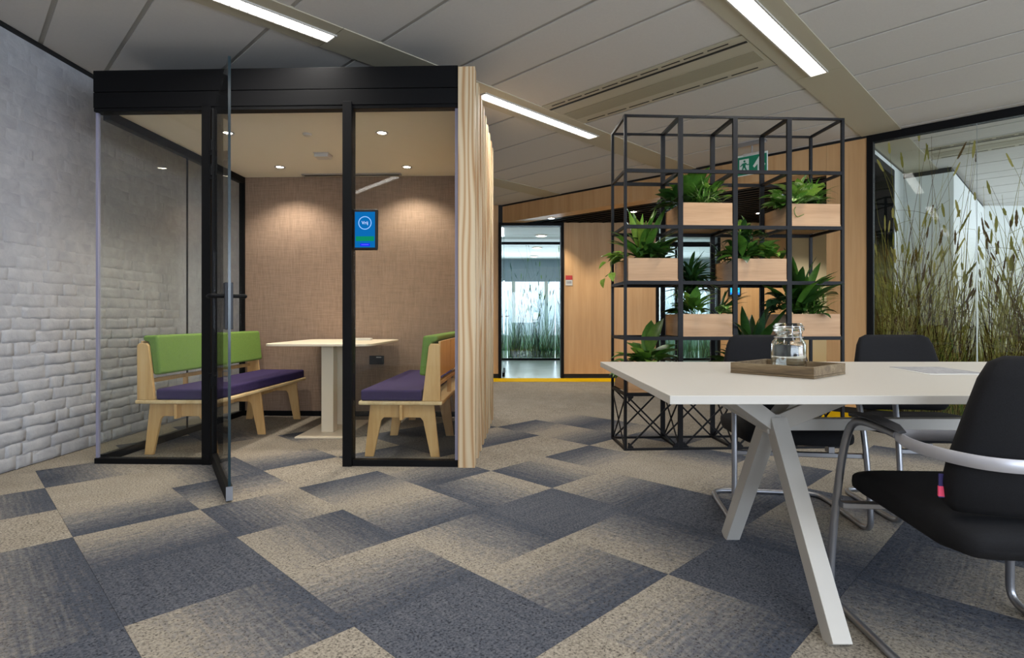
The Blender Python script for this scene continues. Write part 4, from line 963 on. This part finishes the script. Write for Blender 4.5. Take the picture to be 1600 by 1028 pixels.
# row 3, column 1
plant('r3c1', -.03, .04, 'compact_dracaena', 'dense dark crown of a compact dracaena on bare canes', [('sword', 'lf_dark', 70, (.15, .23), (-5, 75), None, (.16, .33), .03), ('sword', 'lf_blue', 40, (.14, .21), (0, 70), None, (.16, .31), .03)], [[(0, 0, -.01), (0, .0, .15), (.0, 0, .29)], [(-.03, .02, -.01), (-.03, .02, .1), (-.03, .01, .22)]])
plant('r3c1', -.06, -.10, 'peace_lily', 'arching striped leaves at the front of the second column planter', [('broad', 'lf_mid', 14, (.13, .19), (25, 80), None, (0, .04), .04), ('broad', 'lf_lime', 3, (.13, .18), (30, 80), None, (0, .04), .03), ('broad', 'lf_dark', 8, (.14, .2), (5, 40), (50, 130), (0, .05), .03)])
plant('r3c1', .12, -.12, 'pothos', 'pale pothos leaves hanging over the right front of the second column planter', [('heart', 'lf_var', 9, (.09, .13), (-20, 50), (150, 300), (.0, .05), .03), ('thin', 'lf_dark', 12, (.16, .26), (40, 75), (220, 330), (0, .03), .02)])
# row 3, column 3
plant('r3c3', -.02, .0, 'dracaena', 'upright sword-leaved dracaena in the right column planter', [('sword', 'lf_dark', 12, (.30, .46), (50, 86), None, (.0, .07), .02), ('sword', 'lf_mid', 11, (.30, .46), (50, 85), None, (0, .06), .02), ('broad', 'lf_dark', 3, (.30, .38), (35, 60), (-80, -40), (0, .04), .02)])
plant('r3c3', .12, -.04, 'parlour_palm', 'light feathery palm at the right end of the right column planter', [('thin', 'lf_mid', 46, (.08, .16), (5, 70), None, (.02, .2), .04), ('thin', 'lf_lime', 12, (.08, .14), (5, 60), None, (.05, .2), .04)], ST(.18))
plant('r3c3', -.15, -.04, 'round_leaved_bush', 'round dark leaves on the left side of the right column planter', [('heart', 'lf_blue', 12, (.09, .14), (0, 60), (40, 140), (.02, .15), .04), ('heart', 'lf_dark', 14, (.08, .13), (0, 70), None, (.02, .13), .05)], ST(.12))
plant('r3c3', .02, -.12, 'leafy_bush', 'low thin leaves spilling over the front of the right column planter', [('thin', 'lf_mid', 30, (.1, .18), (5, 65), None, (0, .04), .08), ('broad', 'lf_dark', 18, (.08, .13), (10, 60), None, (0, .05), .08)])
# row 4, column 0
plant('r4c0', .02, .02, 'broad_leaf_plant', 'large broad-leaved plant rising behind the table corner', [('broad', 'lf_mid', 10, (.18, .26), (30, 75), None, (0, .05), .03), ('broad', 'lf_mid', 2, (.30, .34), (62, 78), (-70, -20), (0, .05), .02), ('broad', 'lf_lime', 5, (.16, .24), (30, 70), None, (0, .05), .02), ('broad', 'lf_dark', 20, (.12, .19), (5, 50), None, (.02, .08), .05)])
plant('r4c0', -.14, -.08, 'trailing_pothos', 'pothos leaves spilling over the left side of the lowest planter', [('heart', 'lf_mid', 12, (.08, .13), (-25, 40), (50, 140), (.0, .05), .04), ('heart', 'lf_dark', 6, (.07, .11), (-60, 0), (60, 120), (-.01, .03), .03)])
# row 4, column 2
plant('r4c2', .0, -.05, 'dracaena', 'sword-leaved dracaena rising between the jar and the chair back', [('sword', 'lf_dark', 13, (.34, .52), (50, 86), None, (0, .05), .02), ('sword', 'lf_blue', 10, (.3, .45), (45, 80), None, (0, .05), .02), ('sword', 'lf_mid', 5, (.3, .4), (50, 80), None, (0, .05), .02)])
plant('r4c2', -.12, -.08, 'leafy_bush', 'dark leaves left of the sword-leaved plant behind the chair back', [('broad', 'lf_dark', 14, (.14, .22), (20, 70), None, (0, .05), .04)])
